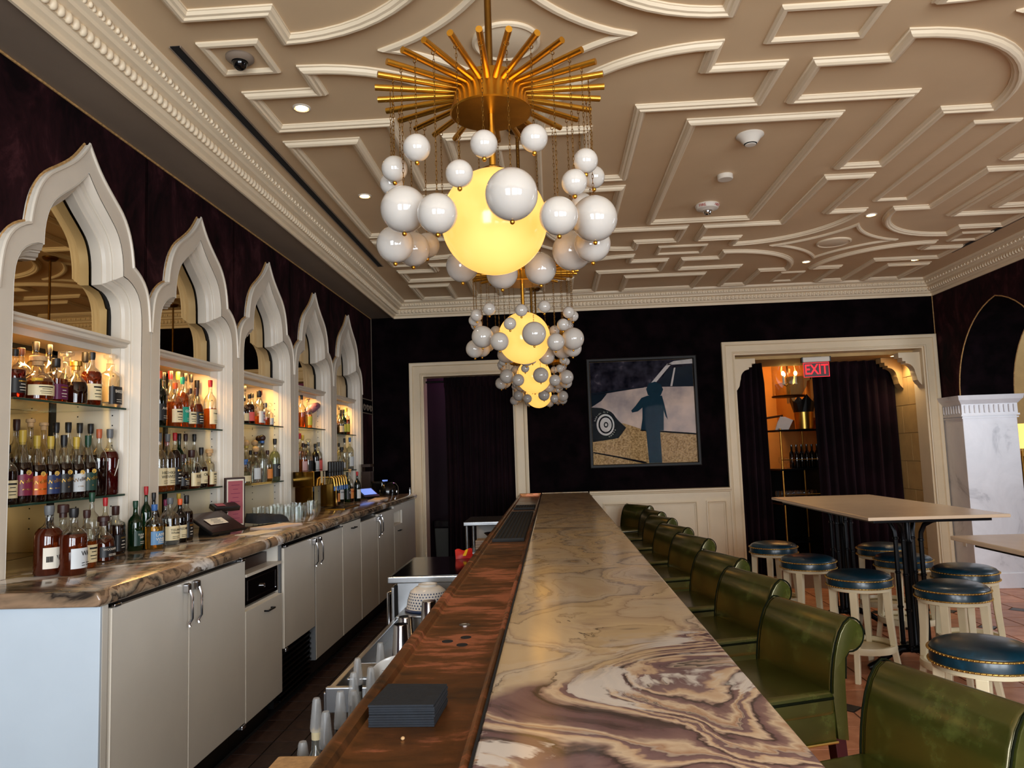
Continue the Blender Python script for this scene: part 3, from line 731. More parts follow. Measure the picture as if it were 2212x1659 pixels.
for k, yc in enumerate(BAY):
    nb = thing('bar_niche', NICHE_LABEL[k], 'niche', (0, yc, 0), 0, 'arched niches of the back bar')
    fo, fi = half_to_full(OUT), half_to_full(INN)
    mb = MB()
    for i in range(len(fo) - 1):
        a, b, c_, d_ = fo[i], fo[i + 1], fi[i + 1], fi[i]
        mb.quad((PX, a[0], a[1]), (PX, b[0], b[1]), (PX, c_[0], c_[1]), (PX, d_[0], d_[1]))
        mb.quad((PX, a[0], a[1]), (PX, b[0], b[1]), (XL - 0.01, b[0], b[1]), (XL - 0.01, a[0], a[1]))
    mb.build('arch_frame', 'paint_white', nb)
    # raised bead along the outer edge, twisted gold cord against the velvet
    MB().sweep(half_to_full([(u * 0.985, v - 0.008) for u, v in arch_top]), [(0.012, PX), (0.008, PX + 0.008), (0.0, PX + 0.008), (-0.004, PX)], lambda u, v, d: (d, u, v)).build('edge_bead', 'paint_white', nb, smooth=0.5)
    MB().tube([(XL + 0.008, u * 0.984, v + 0.006) for u, v in half_to_full(arch_top)], 0.0065, 6).build('rope_trim', 'rope', nb, smooth=True)
    MB().sweep(fi, [(-o, d) for o, d in STEP], lambda u, v, d: (d, u, v)).build('stepped_moulding', 'paint_white', nb, smooth=0.4)
    hw = 0.458 - 0.064
    # bronze mirror behind the arch head and the dark edge around it
    MB().box(-2.235, -2.222, -0.45, 0.45, 2.20, 2.98).build('upper_mirror', 'mirror_bronze', nb)
    MB().sweep([(u * 0.86, v - 0.03) if v > 2.4 else (math.copysign(0.396, u), v) for u, v in fi if v > 2.2], [(-0.004, -2.214), (-0.016, -2.214), (-0.016, -2.222)], lambda u, v, d: (d, u, v)).build('mirror_gasket', 'black_void', nb)
    # ledge between mirror and niche
    MB().prism([(-2.225, 2.190), (-2.150, 2.190), (-2.140, 2.198), (-2.140, 2.210), (-2.128, 2.216), (-2.128, 2.228), (-2.160, 2.236), (-2.225, 2.240)], -0.415, 0.415, 'y').build('ledge', 'paint_white', nb)
    MB().box(NB, -2.215, -hw - 0.02, hw + 0.02, 2.186, 2.20).build('niche_ceiling', 'paint_cream', nb)
    for s_ in (-1, 1):
        MB().box(NB, PX - 0.12, min(s_ * hw, s_ * (hw + 0.02)), max(s_ * hw, s_ * (hw + 0.02)), FOOT, 2.19).build('side_panel', 'paint_cream', nb)
    MB().box(NB, -2.122, -0.5, 0.5, FOOT - 0.05, FOOT - 0.001).build('niche_sill', 'counter_marble', nb)
    MB().box(NB - 0.01, NB, -hw, hw, FOOT, 2.19).build('back_mirror', 'mirror_bronze', nb)
    MB().box(NB, NB + 0.008, -hw, hw, 2.165, 2.187).box(NB, NB + 0.008, hw - 0.035, hw, FOOT, 2.187).box(NB, NB + 0.008, -hw, -hw + 0.035, FOOT, 2.187).build('mirror_border', 'black_void', nb)
    MB().box(-2.232, -2.222, -0.36, 0.36, 2.180, 2.186).build('led_strip', 'led_warm', nb)
    MB().box(-2.222, -2.212, -hw, hw, 2.160, 2.190).build('light_valance', 'paint_white', nb)  # added lip that hides the glowing strip from direct view
    for z in SHELVES[k]:
        MB().box(NB + 0.012, -2.128, -hw + 0.003, hw - 0.003, z - 0.010, z).build('glass_shelf', 'green_tint_glass', nb)
        MB().box(-2.1279, -2.1272, -hw + 0.003, hw - 0.003, z - 0.009, z - 0.001).build('shelf_edge', 'lb_green', nb)
    pins = MB()
    for i in range(16):
        for x in (-2.20, -2.38): pins.box(x - 0.003, x + 0.003, hw - 0.0015, hw + 0.001, 1.30 + i * 0.05 - 0.003, 1.30 + i * 0.05 + 0.003)
    o = pins.build('shelf_pin_hole', 'black_void', nb); o['kind'] = 'stuff'
    area('niche_light', (-2.250, yc, 2.1785), (-2.250, yc, 1.0), 0.52, 0.05, 4.6, (1.0, 0.56, 0.18)).rotation_euler = (0, 0, PI / 2)
# ============================================================ the bar
BY0, BY1, BZ = 0.55, 8.60, 1.12
bar = thing('bar', 'long bar with swirled marble top, copper drip rail and added gold-toned front panels', 'bar', (0, 0, 0))
top = MB().box(-0.145, 0.388, BY0, BY1, BZ - 0.045, BZ).build('marble_top', 'bar_marble', bar, bevel=0.008, bseg=3)
# copper rail: lip, trough, inner bead
prof = [(-0.400, 1.030), (-0.412, 1.040), (-0.414, 1.098), (-0.409, 1.108), (-0.398, 1.110), (-0.386, 1.106), (-0.380, 1.094), (-0.372, 1.0905), (-0.180, 1.0905), (-0.170, 1.094), (-0.166, 1.112), (-0.158, 1.117), (-0.150, 1.112), (-0.147, 1.100), (-0.147, 1.03)]
MB().prism(prof, BY0, BY1, 'y').build('copper_rail', 'copper', bar, smooth=0.6)
MB().box(-0.149, -0.144, BY0, BY1, 1.08, 1.1185).build('rail_seam', 'black_void', bar)
# closing upstand against the back wall
MB().box(-0.40, -0.155, BY1, BY1 + 0.02, 1.03, 1.125).build('rail_end', 'copper', bar, bevel=0.004)
MB().box(-0.145, 0.385, BY1, BY1 + 0.02, 1.06, 1.125).build('top_end', 'bar_marble', bar, bevel=0.004)
MB().box(-0.36, 0.14, BY0 + 0.05, BY1, 0.0, 1.075).build('body', 'dark_wood', bar)
for i in range(9):
    y = 0.75 + i * 0.87
    MB().box(0.14, 0.158, y, y + 0.78, 0.2, 0.95).build('front_panel', 'panel_reflect_gold', bar, bevel=0.006)  # unseen panels, gold tone added to reflect warmly in the chair leather
MB().box(0.14, 0.165, BY0 + 0.05, BY1, 0.0, 0.14).build('plinth', 'dark_wood', bar, bevel=0.005)
MB().tube([(0.27, 0.7, 0.21), (0.27, 8.5, 0.21)], 0.022, 12).build('foot_rail', 'brass', bar, smooth=True)
# drains and worn spots in the copper
MB().lathe([(0.017, 0), (0.017, 0.002), (0.0135, 0.0025), (0.0125, 0.001), (1e-6, 0.001)], 24, (-0.283, 2.26, 1.0905)).build('drain_ring', 'steel', bar, smooth=0.5)
for x, y in ((-0.308, 2.07), (-0.262, 2.11), (-0.263, 2.03)):
    d_ = MB().lathe([(0.015, 0), (0.015, 0.0015), (1e-6, 0.0015)], 20, (x, y, 1.0905)); d_.build('drain', 'black_void', bar)

# black rubber bar mats lying in the rail
def mat(y0, y1, label):
    m_ = thing('bar_mat', label, 'bar mat', (-0.276, (y0 + y1) / 2, 1.0910), 0)
    L_ = (y1 - y0) / 2
    MB().box(-0.093, 0.093, -L_, L_, 0.0, 0.006).build('mat_base', 'rubber', m_, bevel=0.002)
    MB().box(-0.093, 0.093, -L_, -L_ + 0.012, 0.006, 0.020).build('mat_rim', 'rubber', m_, bevel=0.002)
    MB().box(-0.093, 0.093, L_ - 0.012, L_, 0.006, 0.014).build('mat_rim', 'rubber', m_, bevel=0.002)
    nub = MB(); ny_ = int(2 * L_ / 0.024)
    for i in range(8):
        for j in range(ny_): nub.lathe([(0.0075, 0.006), (0.006, 0.013), (1e-6, 0.013)], 6, (-0.084 + i * 0.024, -L_ + 0.024 + j * (2 * L_ - 0.036) / ny_, 0))
    o = nub.build('mat_nubs', 'rubber', m_); o['kind'] = 'stuff'
mat(4.30, 6.30, 'long black nubbed rubber bar mat lying in the copper rail')
mat(6.62, 7.05, 'short black rubber mat in the copper rail beside the back wall')

# stack of black paper napkins
nk = thing('napkin_stack', 'stack of black paper napkins on the copper rail', 'napkins', (-0.300, 1.50, 1.0905), math.radians(-3))
for i in range(9):
    a = random.uniform(-0.012, 0.012)
    ca, sa = math.cos(a), math.sin(a); dx, dy = random.uniform(-.0012, .0012), random.uniform(-.0012, .0012)
    c_ = [(-0.064, -0.068), (0.062, -0.062), (0.062, 0.064), (-0.062, 0.064)]
    z0 = 0.0005 + i * 0.0046
    mb = MB(); pts = [(u * ca - v * sa + dx, u * sa + v * ca + dy) for u, v in c_]
    mb.prism(pts, z0, z0 + 0.0042, 'z')
    mb.build('napkin', 'napkin_black', nk, bevel=0.001)
tag(MB().sphere((0, 0, 0.003), 0.004, 8, 6, 0.8).build('crumb', 'cork', None, smooth='all', loc=(-0.290, 1.375, 1.0905)), 'tiny pale crumb in front of the napkin stack', 'crumb')

# ============================================================ green leather bar chairs
def chair_proto():
    t_ = thing('bar_chair', 'x', 'chair', (0, 0, 0), 0)
    W2 = 0.218
    # side profile in (x, z): +x is behind the sitter; roll top leans back
    def section(infl):
        cx, cz, r_ = 0.268, 0.943, 0.057 + infl
        p = [(0.184 - infl, 0.61), (0.176 - infl, 0.74), (0.179 - infl, 0.785), (0.185 - infl, 0.83), (0.194 - infl, 0.875), (0.207 - infl, 0.918), (0.224 - infl * 0.8, 0.955 + infl * 0.4), (0.246 - infl * 0.4, 0.984 + infl * 0.8)]
        p += [(cx + r_ * math.cos(math.radians(a)), cz + r_ * math.sin(math.radians(a))) for a in range(88, -101, -17)]
        p += [(0.246 + infl, 0.870), (0.240 + infl, 0.80), (0.238 + infl, 0.70), (0.238 + infl, 0.60)]
        return p
    o = MB().prism(section(0.0), -W2 + 0.012, W2 - 0.012, 'y'); o.build('backrest', 'leather_green', t_, smooth=1.0, bevel=0.014, bseg=3)
    for s_ in (-1, 1):
        y0, y1 = (W2 - 0.014, W2) if s_ > 0 else (-W2, -W2 + 0.014)
        sp = MB().prism(section(-0.006), y0, y1, 'y').build('side_facing', 'leather_green', t_, smooth=0.6, bevel=0.004)
        ye = s_ * (W2 - 0.006)
        MB().tube([(x, ye, z) for x, z in section(0.0)[1:-2]], 0.0032, 6).build('piping', 'leather_piping', sp, smooth=True)
    # seat cushion with rounded front and skirt
    st = MB().box(-0.235, 0.19, -W2, W2, 0.685, 0.768).build('seat', 'leather_green', t_, smooth=0.9, bevel=0.022, bseg=4)
    MB().tube([(0.18, -W2, 0.745), (-0.215, -W2 - 0.002, 0.745), (-0.238, -W2 + 0.02, 0.745), (-0.238, W2 - 0.02, 0.745), (-0.215, W2 + 0.002, 0.745), (0.18, W2, 0.745)], 0.005, 6).build('piping', 'leather_piping', st, smooth=True)
    sk = MB().box(-0.230, 0.188, -W2 + 0.004, W2 - 0.004, 0.60, 0.72).build('skirt', 'leather_green', t_, smooth=0.9, bevel=0.008)
    MB().tube([(0.188, -W2 + 0.001, 0.602), (-0.232, -W2 + 0.001, 0.602), (-0.232, W2 - 0.001, 0.602), (0.188, W2 - 0.001, 0.602)], 0.0045, 6).build('welt', 'gold_nail', sk, smooth=True)
    for sx, sy in ((-0.19, -0.18), (-0.19, 0.18), (0.21, -0.18), (0.21, 0.18)):
        dx = -0.015 if sx < 0 else 0.05
        mb = MB(); b0 = 0.022; b1 = 0.015
        mb.v += [(sx + dx - b1, sy - b1, 0.0), (sx + dx + b1, sy - b1, 0.0), (sx + dx + b1, sy + b1, 0.0), (sx + dx - b1, sy + b1, 0.0), (sx - b0, sy - b0, 0.61), (sx + b0, sy - b0, 0.61), (sx + b0, sy + b0, 0.61), (sx - b0, sy + b0, 0.61)]
        for q_ in ((0, 3, 2, 1), (4, 5, 6, 7), (0, 1, 5, 4), (1, 2, 6, 5), (2, 3, 7, 6), (3, 0, 4, 7)): mb.f.append(q_)
        mb.build('leg', 'leg_dark', t_, bevel=0.003)
    MB().box(-0.212, -0.190, -0.17, 0.17, 0.22, 0.25).build('footrest', 'leg_dark', t_, bevel=0.003)
    for s_ in (-0.18, 0.18): MB().box(-0.20, 0.235, s_ - 0.010, s_ + 0.010, 0.28, 0.305).build('stretcher', 'leg_dark', t_, bevel=0.003)
    return t_
ORD = ['first', 'second', 'third', 'fourth', 'fifth', 'sixth', 'seventh', 'eighth', 'ninth']
proto = chair_proto()
CH = [(0.705, 1.86, 21), (0.665, 2.77, 19), (0.66, 3.53, 18), (0.655, 4.19, 17), (0.665, 5.08, 17), (0.655, 5.79, 18), (0.665, 6.58, 17), (0.68, 7.26, 12), (0.645, 7.95, 28)]
for i, (x, y, a) in enumerate(CH):
    c_ = proto if i == 0 else copy_tree(proto)
    c_.location = (x, y, 0); c_.rotation_euler = (0, 0, math.radians(a))
    nth = 8 - i
    tag(c_, 'green leather roll-back bar chair standing against the cream back wall' if nth == 0 else 'green leather roll-back bar chair at the bar, %s from the cream back wall' % ORD[nth], 'chair', 'green leather bar chairs along the bar')

# ============================================================ round stools
def stool_proto():
    t_ = thing('bar_stool', 'x', 'stool', (0, 0, 0))
    R_ = 0.208
    band = MB().lathe([(R_ - 0.006, 0.606), (R_, 0.610), (R_, 0.660), (R_ - 0.002, 0.664)], 48).build('seat_band', 'leather_blue', t_, smooth=0.6)
    cush = MB().lathe([(R_ - 0.002, 0.663), (R_ - 0.004, 0.671), (R_ * 0.93, 0.684), (R_ * 0.8, 0.696), (R_ * 0.55, 0.705), (R_ * 0.3, 0.709), (1e-6, 0.710)], 48).build('cushion', 'leather_blue', t_, smooth='all')
    for z in (0.612, 0.662):
        tr = MB(); tr.tube([((R_ + 0.002) * math.cos(a), (R_ + 0.002) * math.sin(a), z) for a in [2 * PI * i / 48 for i in range(48)]], 0.0052, 6, True)
        o = tr.build('nail_trim', 'gold_nail', band, smooth='all')
        nl = MB()
        for i in range(64):
            a = 2 * PI * i / 64; nl.sphere(((R_ + 0.006) * math.cos(a), (R_ + 0.006) * math.sin(a), z), 0.0048, 6, 4)
        o = nl.build('nail_heads', 'gold_nail', band, smooth='all'); o['kind'] = 'stuff'
    MB().lathe([(R_ - 0.02, 0.580), (R_ - 0.008, 0.585), (R_ - 0.008, 0.607), (1e-6, 0.607)], 40).build('apron', 'leg_cream', t_, smooth=0.5)
    for i in range(4):
        a = PI / 4 + i * PI / 2; ca, sa = math.cos(a), math.sin(a)
        mb = MB(); lv = []
        for r_, z, hw in ((0.172, 0.585, 0.025), (0.178, 0.40, 0.022), (0.194, 0.19, 0.019), (0.224, 0.0, 0.017)):
            lv.append([(r_ * ca + u * ca - v * sa, r_ * sa + u * sa + v * ca, z) for u, v in ((-hw, -hw), (hw, -hw), (hw, hw), (-hw, hw))])
        for A, B in zip(lv, lv[1:]):
            for k in range(4): mb.quad(A[k], A[(k + 1) % 4], B[(k + 1) % 4], B[k])
        mb.quad(*lv[0]); mb.quad(*lv[-1])
        mb.build('leg', 'leg_cream', t_, bevel=0.005)
    MB().lathe([(0.186, 0.186), (0.208, 0.182), (0.213, 0.202), (0.208, 0.226), (0.186, 0.226), (0.180, 0.204), (0.186, 0.186)], 40).build('foot_ring', 'leg_cream', t_, smooth=0.5)
    return t_
st0 = stool_proto()
ST = [(1.985, 7.03, 'round teal leather stool nearest the cream wainscot, beside the long table', 0.3),
      (2.0, 6.15, 'round teal leather stool on the bar side of the long table, second from the doorway', 0.1),
      (2.08, 5.36, 'round teal leather stool tucked under the long table end, behind the green chairs', 0.2),
      (2.84, 6.74, 'round stool half hidden behind another stool beyond the black table pedestal', 0.5),
      (2.72, 6.10, 'round teal stool standing directly behind the black table pedestal', 0.15),
      (2.87, 5.50, 'round dark stool in front of the marble pier, beside the long table', 0.4),
      (2.46, 4.88, 'round teal stool between the two tables, in front of the dark stool', 0.05),
      (1.86, 3.48, 'round blue stool with a sunlit top beside the shorter table corner', 0.25)]
for i, (x, y, lb, a) in enumerate(ST):
    o = st0 if i == 0 else copy_tree(st0)
    o.location = (x, y, 0); o.rotation_euler = (0, 0, a); tag(o, lb, 'stool', 'round leather stools at the high tables')

# ============================================================ high tables
def table(x0, x1, y0, y1, label):
    cx, cy = (x0 + x1) / 2, (y0 + y1) / 2
    t_ = thing('high_table', label, 'table', (cx, cy, 0), 0, 'high tables')
    hx, hy = (x1 - x0) / 2, (y1 - y0) / 2
    MB().box(-hx, hx, -hy, hy, 1.078, 1.10).build('table_top', 'table_stone', t_, bevel=0.005, bseg=2)
    MB().box(-hx + 0.07, hx - 0.07, -hy + 0.09, hy - 0.09, 1.052, 1.078).build('sub_top', 'black_metal', t_, bevel=0.003)
    for s_ in (-1, 1):
        py = s_ * (hy - 0.46)
        ped = MB().lathe([(0.024, 0.12), (0.030, 0.16), (0.020, 0.19), (0.020, 0.86), (0.030, 0.88), (0.020, 0.90), (0.022, 1.052)], 14, (0, py, 0)).build('pedestal', 'black_metal', t_, smooth=0.6)
        for i in range(4):
            a = i * PI / 2 + PI / 4; ca, sa = math.cos(a), math.sin(a)
            def pt(r_, z): return (r_ * ca, py + r_ * sa, z)
            MB().tube([pt(0.085, 0.15), pt(0.085, 0.90), pt(0.090, 0.95), pt(0.115, 1.005), pt(0.165, 1.035), pt(0.20, 1.045)], 0.0165, 8).build('column_rod', 'black_metal', ped, smooth=True)
            for z in (0.17, 0.42, 0.66, 0.90): MB().lathe([(0.013, z - 0.012), (0.020, z - 0.006), (0.020, z + 0.006), (0.013, z + 0.012)], 10, (0.085 * ca, py + 0.085 * sa, 0)).build('rod_collar', 'black_metal', ped, smooth=0.6)
            a2 = i * PI / 2; c2, s2 = math.cos(a2), math.sin(a2)
            def p2(r_, z): return (r_ * c2, py + r_ * s2, z)
            MB().tube([p2(0.03, 0.15), p2(0.11, 0.145), p2(0.19, 0.11), p2(0.27, 0.055), p2(0.315, 0.03), p2(0.335, 0.022)], [0.028, 0.026, 0.024, 0.021, 0.026, 0.020], 10).build('claw_foot', 'black_metal', ped, smooth=True)
        MB().box(-0.075, 0.075, py - 0.075, py + 0.075, 0.135, 0.165).build('pedestal_plate', 'black_metal', ped, bevel=0.01)
        MB().box(-0.17, 0.17, py - 0.17, py + 0.17, 1.040, 1.053).build('top_plate', 'black_metal', ped, bevel=0.004)
    return t_
table(2.03, 2.93, 5.00, 7.15, 'long pale stone high table on black cast-iron pedestals before the doorway')
table(2.02, 2.92, 1.95, 3.98, 'pale stone high table cut by the picture edge, in front of the marble pier')

# ============================================================ chandeliers
ballspec = {0: (2.324, .0325), 1: (2.201, .0621), 2: (2.343, .033), 3: (2.161, .0465), 4: (2.258, .0321), 5: (2.331, .0319), 6: (2.198, .0599), 7: (2.332, .0303), 8: (2.165, .050),
            9: (2.30, .031), 10: (2.179, .0581), 11: (2.29, .031), 12: (2.148, .0479), 13: (2.28, .031), 14: (2.147, .0486), -13: (2.31, .031), -12: (2.168, .0495), -11: (2.30, .032), -10: (2.215, .0372),
            -9: (2.191, .0493), -8: (2.317, .0328), -7: (2.173, .0502), -6: (2.320, .0309), -5: (2.337, .0334), -4: (2.211, .0581), -3: (2.349, .0338), -2: (2.171, .0481), -1: (2.258, .0327)}
ball_mesh = MB().sphere((0, 0, 0), 1.0, 32, 20).mesh('glass_ball', 'all'); ball_mesh.materials.append(MATS['opal_glass'])
fin_mesh = MB().sphere((0, 0, 0), 0.006, 10, 8).lathe([(0.003, 0.0), (0.003, 0.010)], 8).mesh('finial', 'all'); fin_mesh.materials.append(MATS['brass'])
rod_mesh = MB().tube([(0, 0.09, 0), (0, 0.312, 0)], 0.0084, 12).mesh('rod', 0.6); rod_mesh.materials.append(MATS['brass'])
def chain_mesh(L_):
    mb = MB(); n_ = max(3, int(L_ / 0.0115))
    for i in range(n_):
        z = -L_ * (i + 0.5) / n_; h = L_ / n_ * 0.66
        ring = [(0.0022 * math.cos(a), h * math.sin(a)) for a in [2 * PI * k / 8 for k in range(8)]]
        mb.tube([(u, 0, z + v) if i % 2 else (0, u, z + v) for u, v in ring], 0.0007, 4, True)
    return mb.mesh('chain', 'all')
def chandelier():
    t_ = thing('chandelier', 'x', 'chandelier', (0, 0, 0))
    ZD = 2.585
    MB().lathe([(0.010, 2.60), (0.010, ZC - 0.03)], 14).build('stem', 'brass_dark', t_, smooth=0.6)
    MB().lathe([(0.012, ZC - 0.035), (0.045, ZC - 0.030), (0.062, ZC - 0.012), (0.062, ZC)], 28).build('canopy', 'brass_dark', t_, smooth=0.6)
    MB().lathe([(0.108, 2.524), (0.112, 2.527), (0.108, 2.540), (0.100, 2.57), (0.095, 2.612), (0.092, 2.616), (1e-6, 2.616)], 48).build('hub', 'brass', t_, smooth=0.6)
    MB().lathe([(1e-6, 2.526), (0.107, 2.526), (0.109, 2.530)], 48).build('hub_plate', 'brass', t_, smooth=0.4)
    MB().lathe([(0.0095, 2.36), (0.0095, 2.532)], 14).build('lower_stem', 'brass', t_, smooth=0.6)
    MB().sphere((0, 0, 2.222), 0.143, 48, 30).build('globe', 'globe_lit', t_, smooth='all')
    MB().lathe([(0.030, 2.356), (0.034, 2.366), (0.022, 2.374), (1e-6, 2.374)], 24).build('globe_cap', 'brass_dark', t_, smooth=0.6)
    for k, (z, r_) in ballspec.items():
        th = math.radians(k * 360 / 28)
        rod = link('rod', rod_mesh, None, t_, (0, 0, ZD)); rod.rotation_euler = (0, 0, PI + th)
        x, y = 0.272 * math.sin(th), -0.272 * math.cos(th)
        rg = MB().tube([(0.0062 * math.cos(a), 0, 0.0062 * math.sin(a) - 0.009) for a in [2 * PI * i / 12 for i in range(12)]], 0.0011, 5, True).build('ring', 'brass_dark', t_, smooth='all', loc=(x, y, ZD - 0.003))
        rg.rotation_euler = (0, 0, th)
        L_ = ZD - 0.018 - (z + r_)
        ch = link('chain', chain_mesh(L_), 'brass_dark', t_, (x, y, ZD - 0.018))
        bl = link('glass_ball', ball_mesh, None, t_, (x, y, z)); bl.scale = (r_, r_, r_)
        fn = link('finial', fin_mesh, None, t_, (x, y, z - r_ - 0.004))
    return t_
ch0 = chandelier()
CHY = [1.95, 4.02, 6.10, 8.20]
CHL = ['opal glass bubble chandelier hung largest, over the napkin stack', 'brass sunburst bubble chandelier hung second along the bar', 'brass sunburst bubble chandelier hung third along the bar', 'brass sunburst bubble chandelier hung beside the back wall']
for i, y in enumerate(CHY):
    o = ch0 if i == 0 else copy_tree(ch0)
    o.location = (-0.135, y, 0); tag(o, CHL[i], 'chandelier', 'bubble chandeliers over the bar')
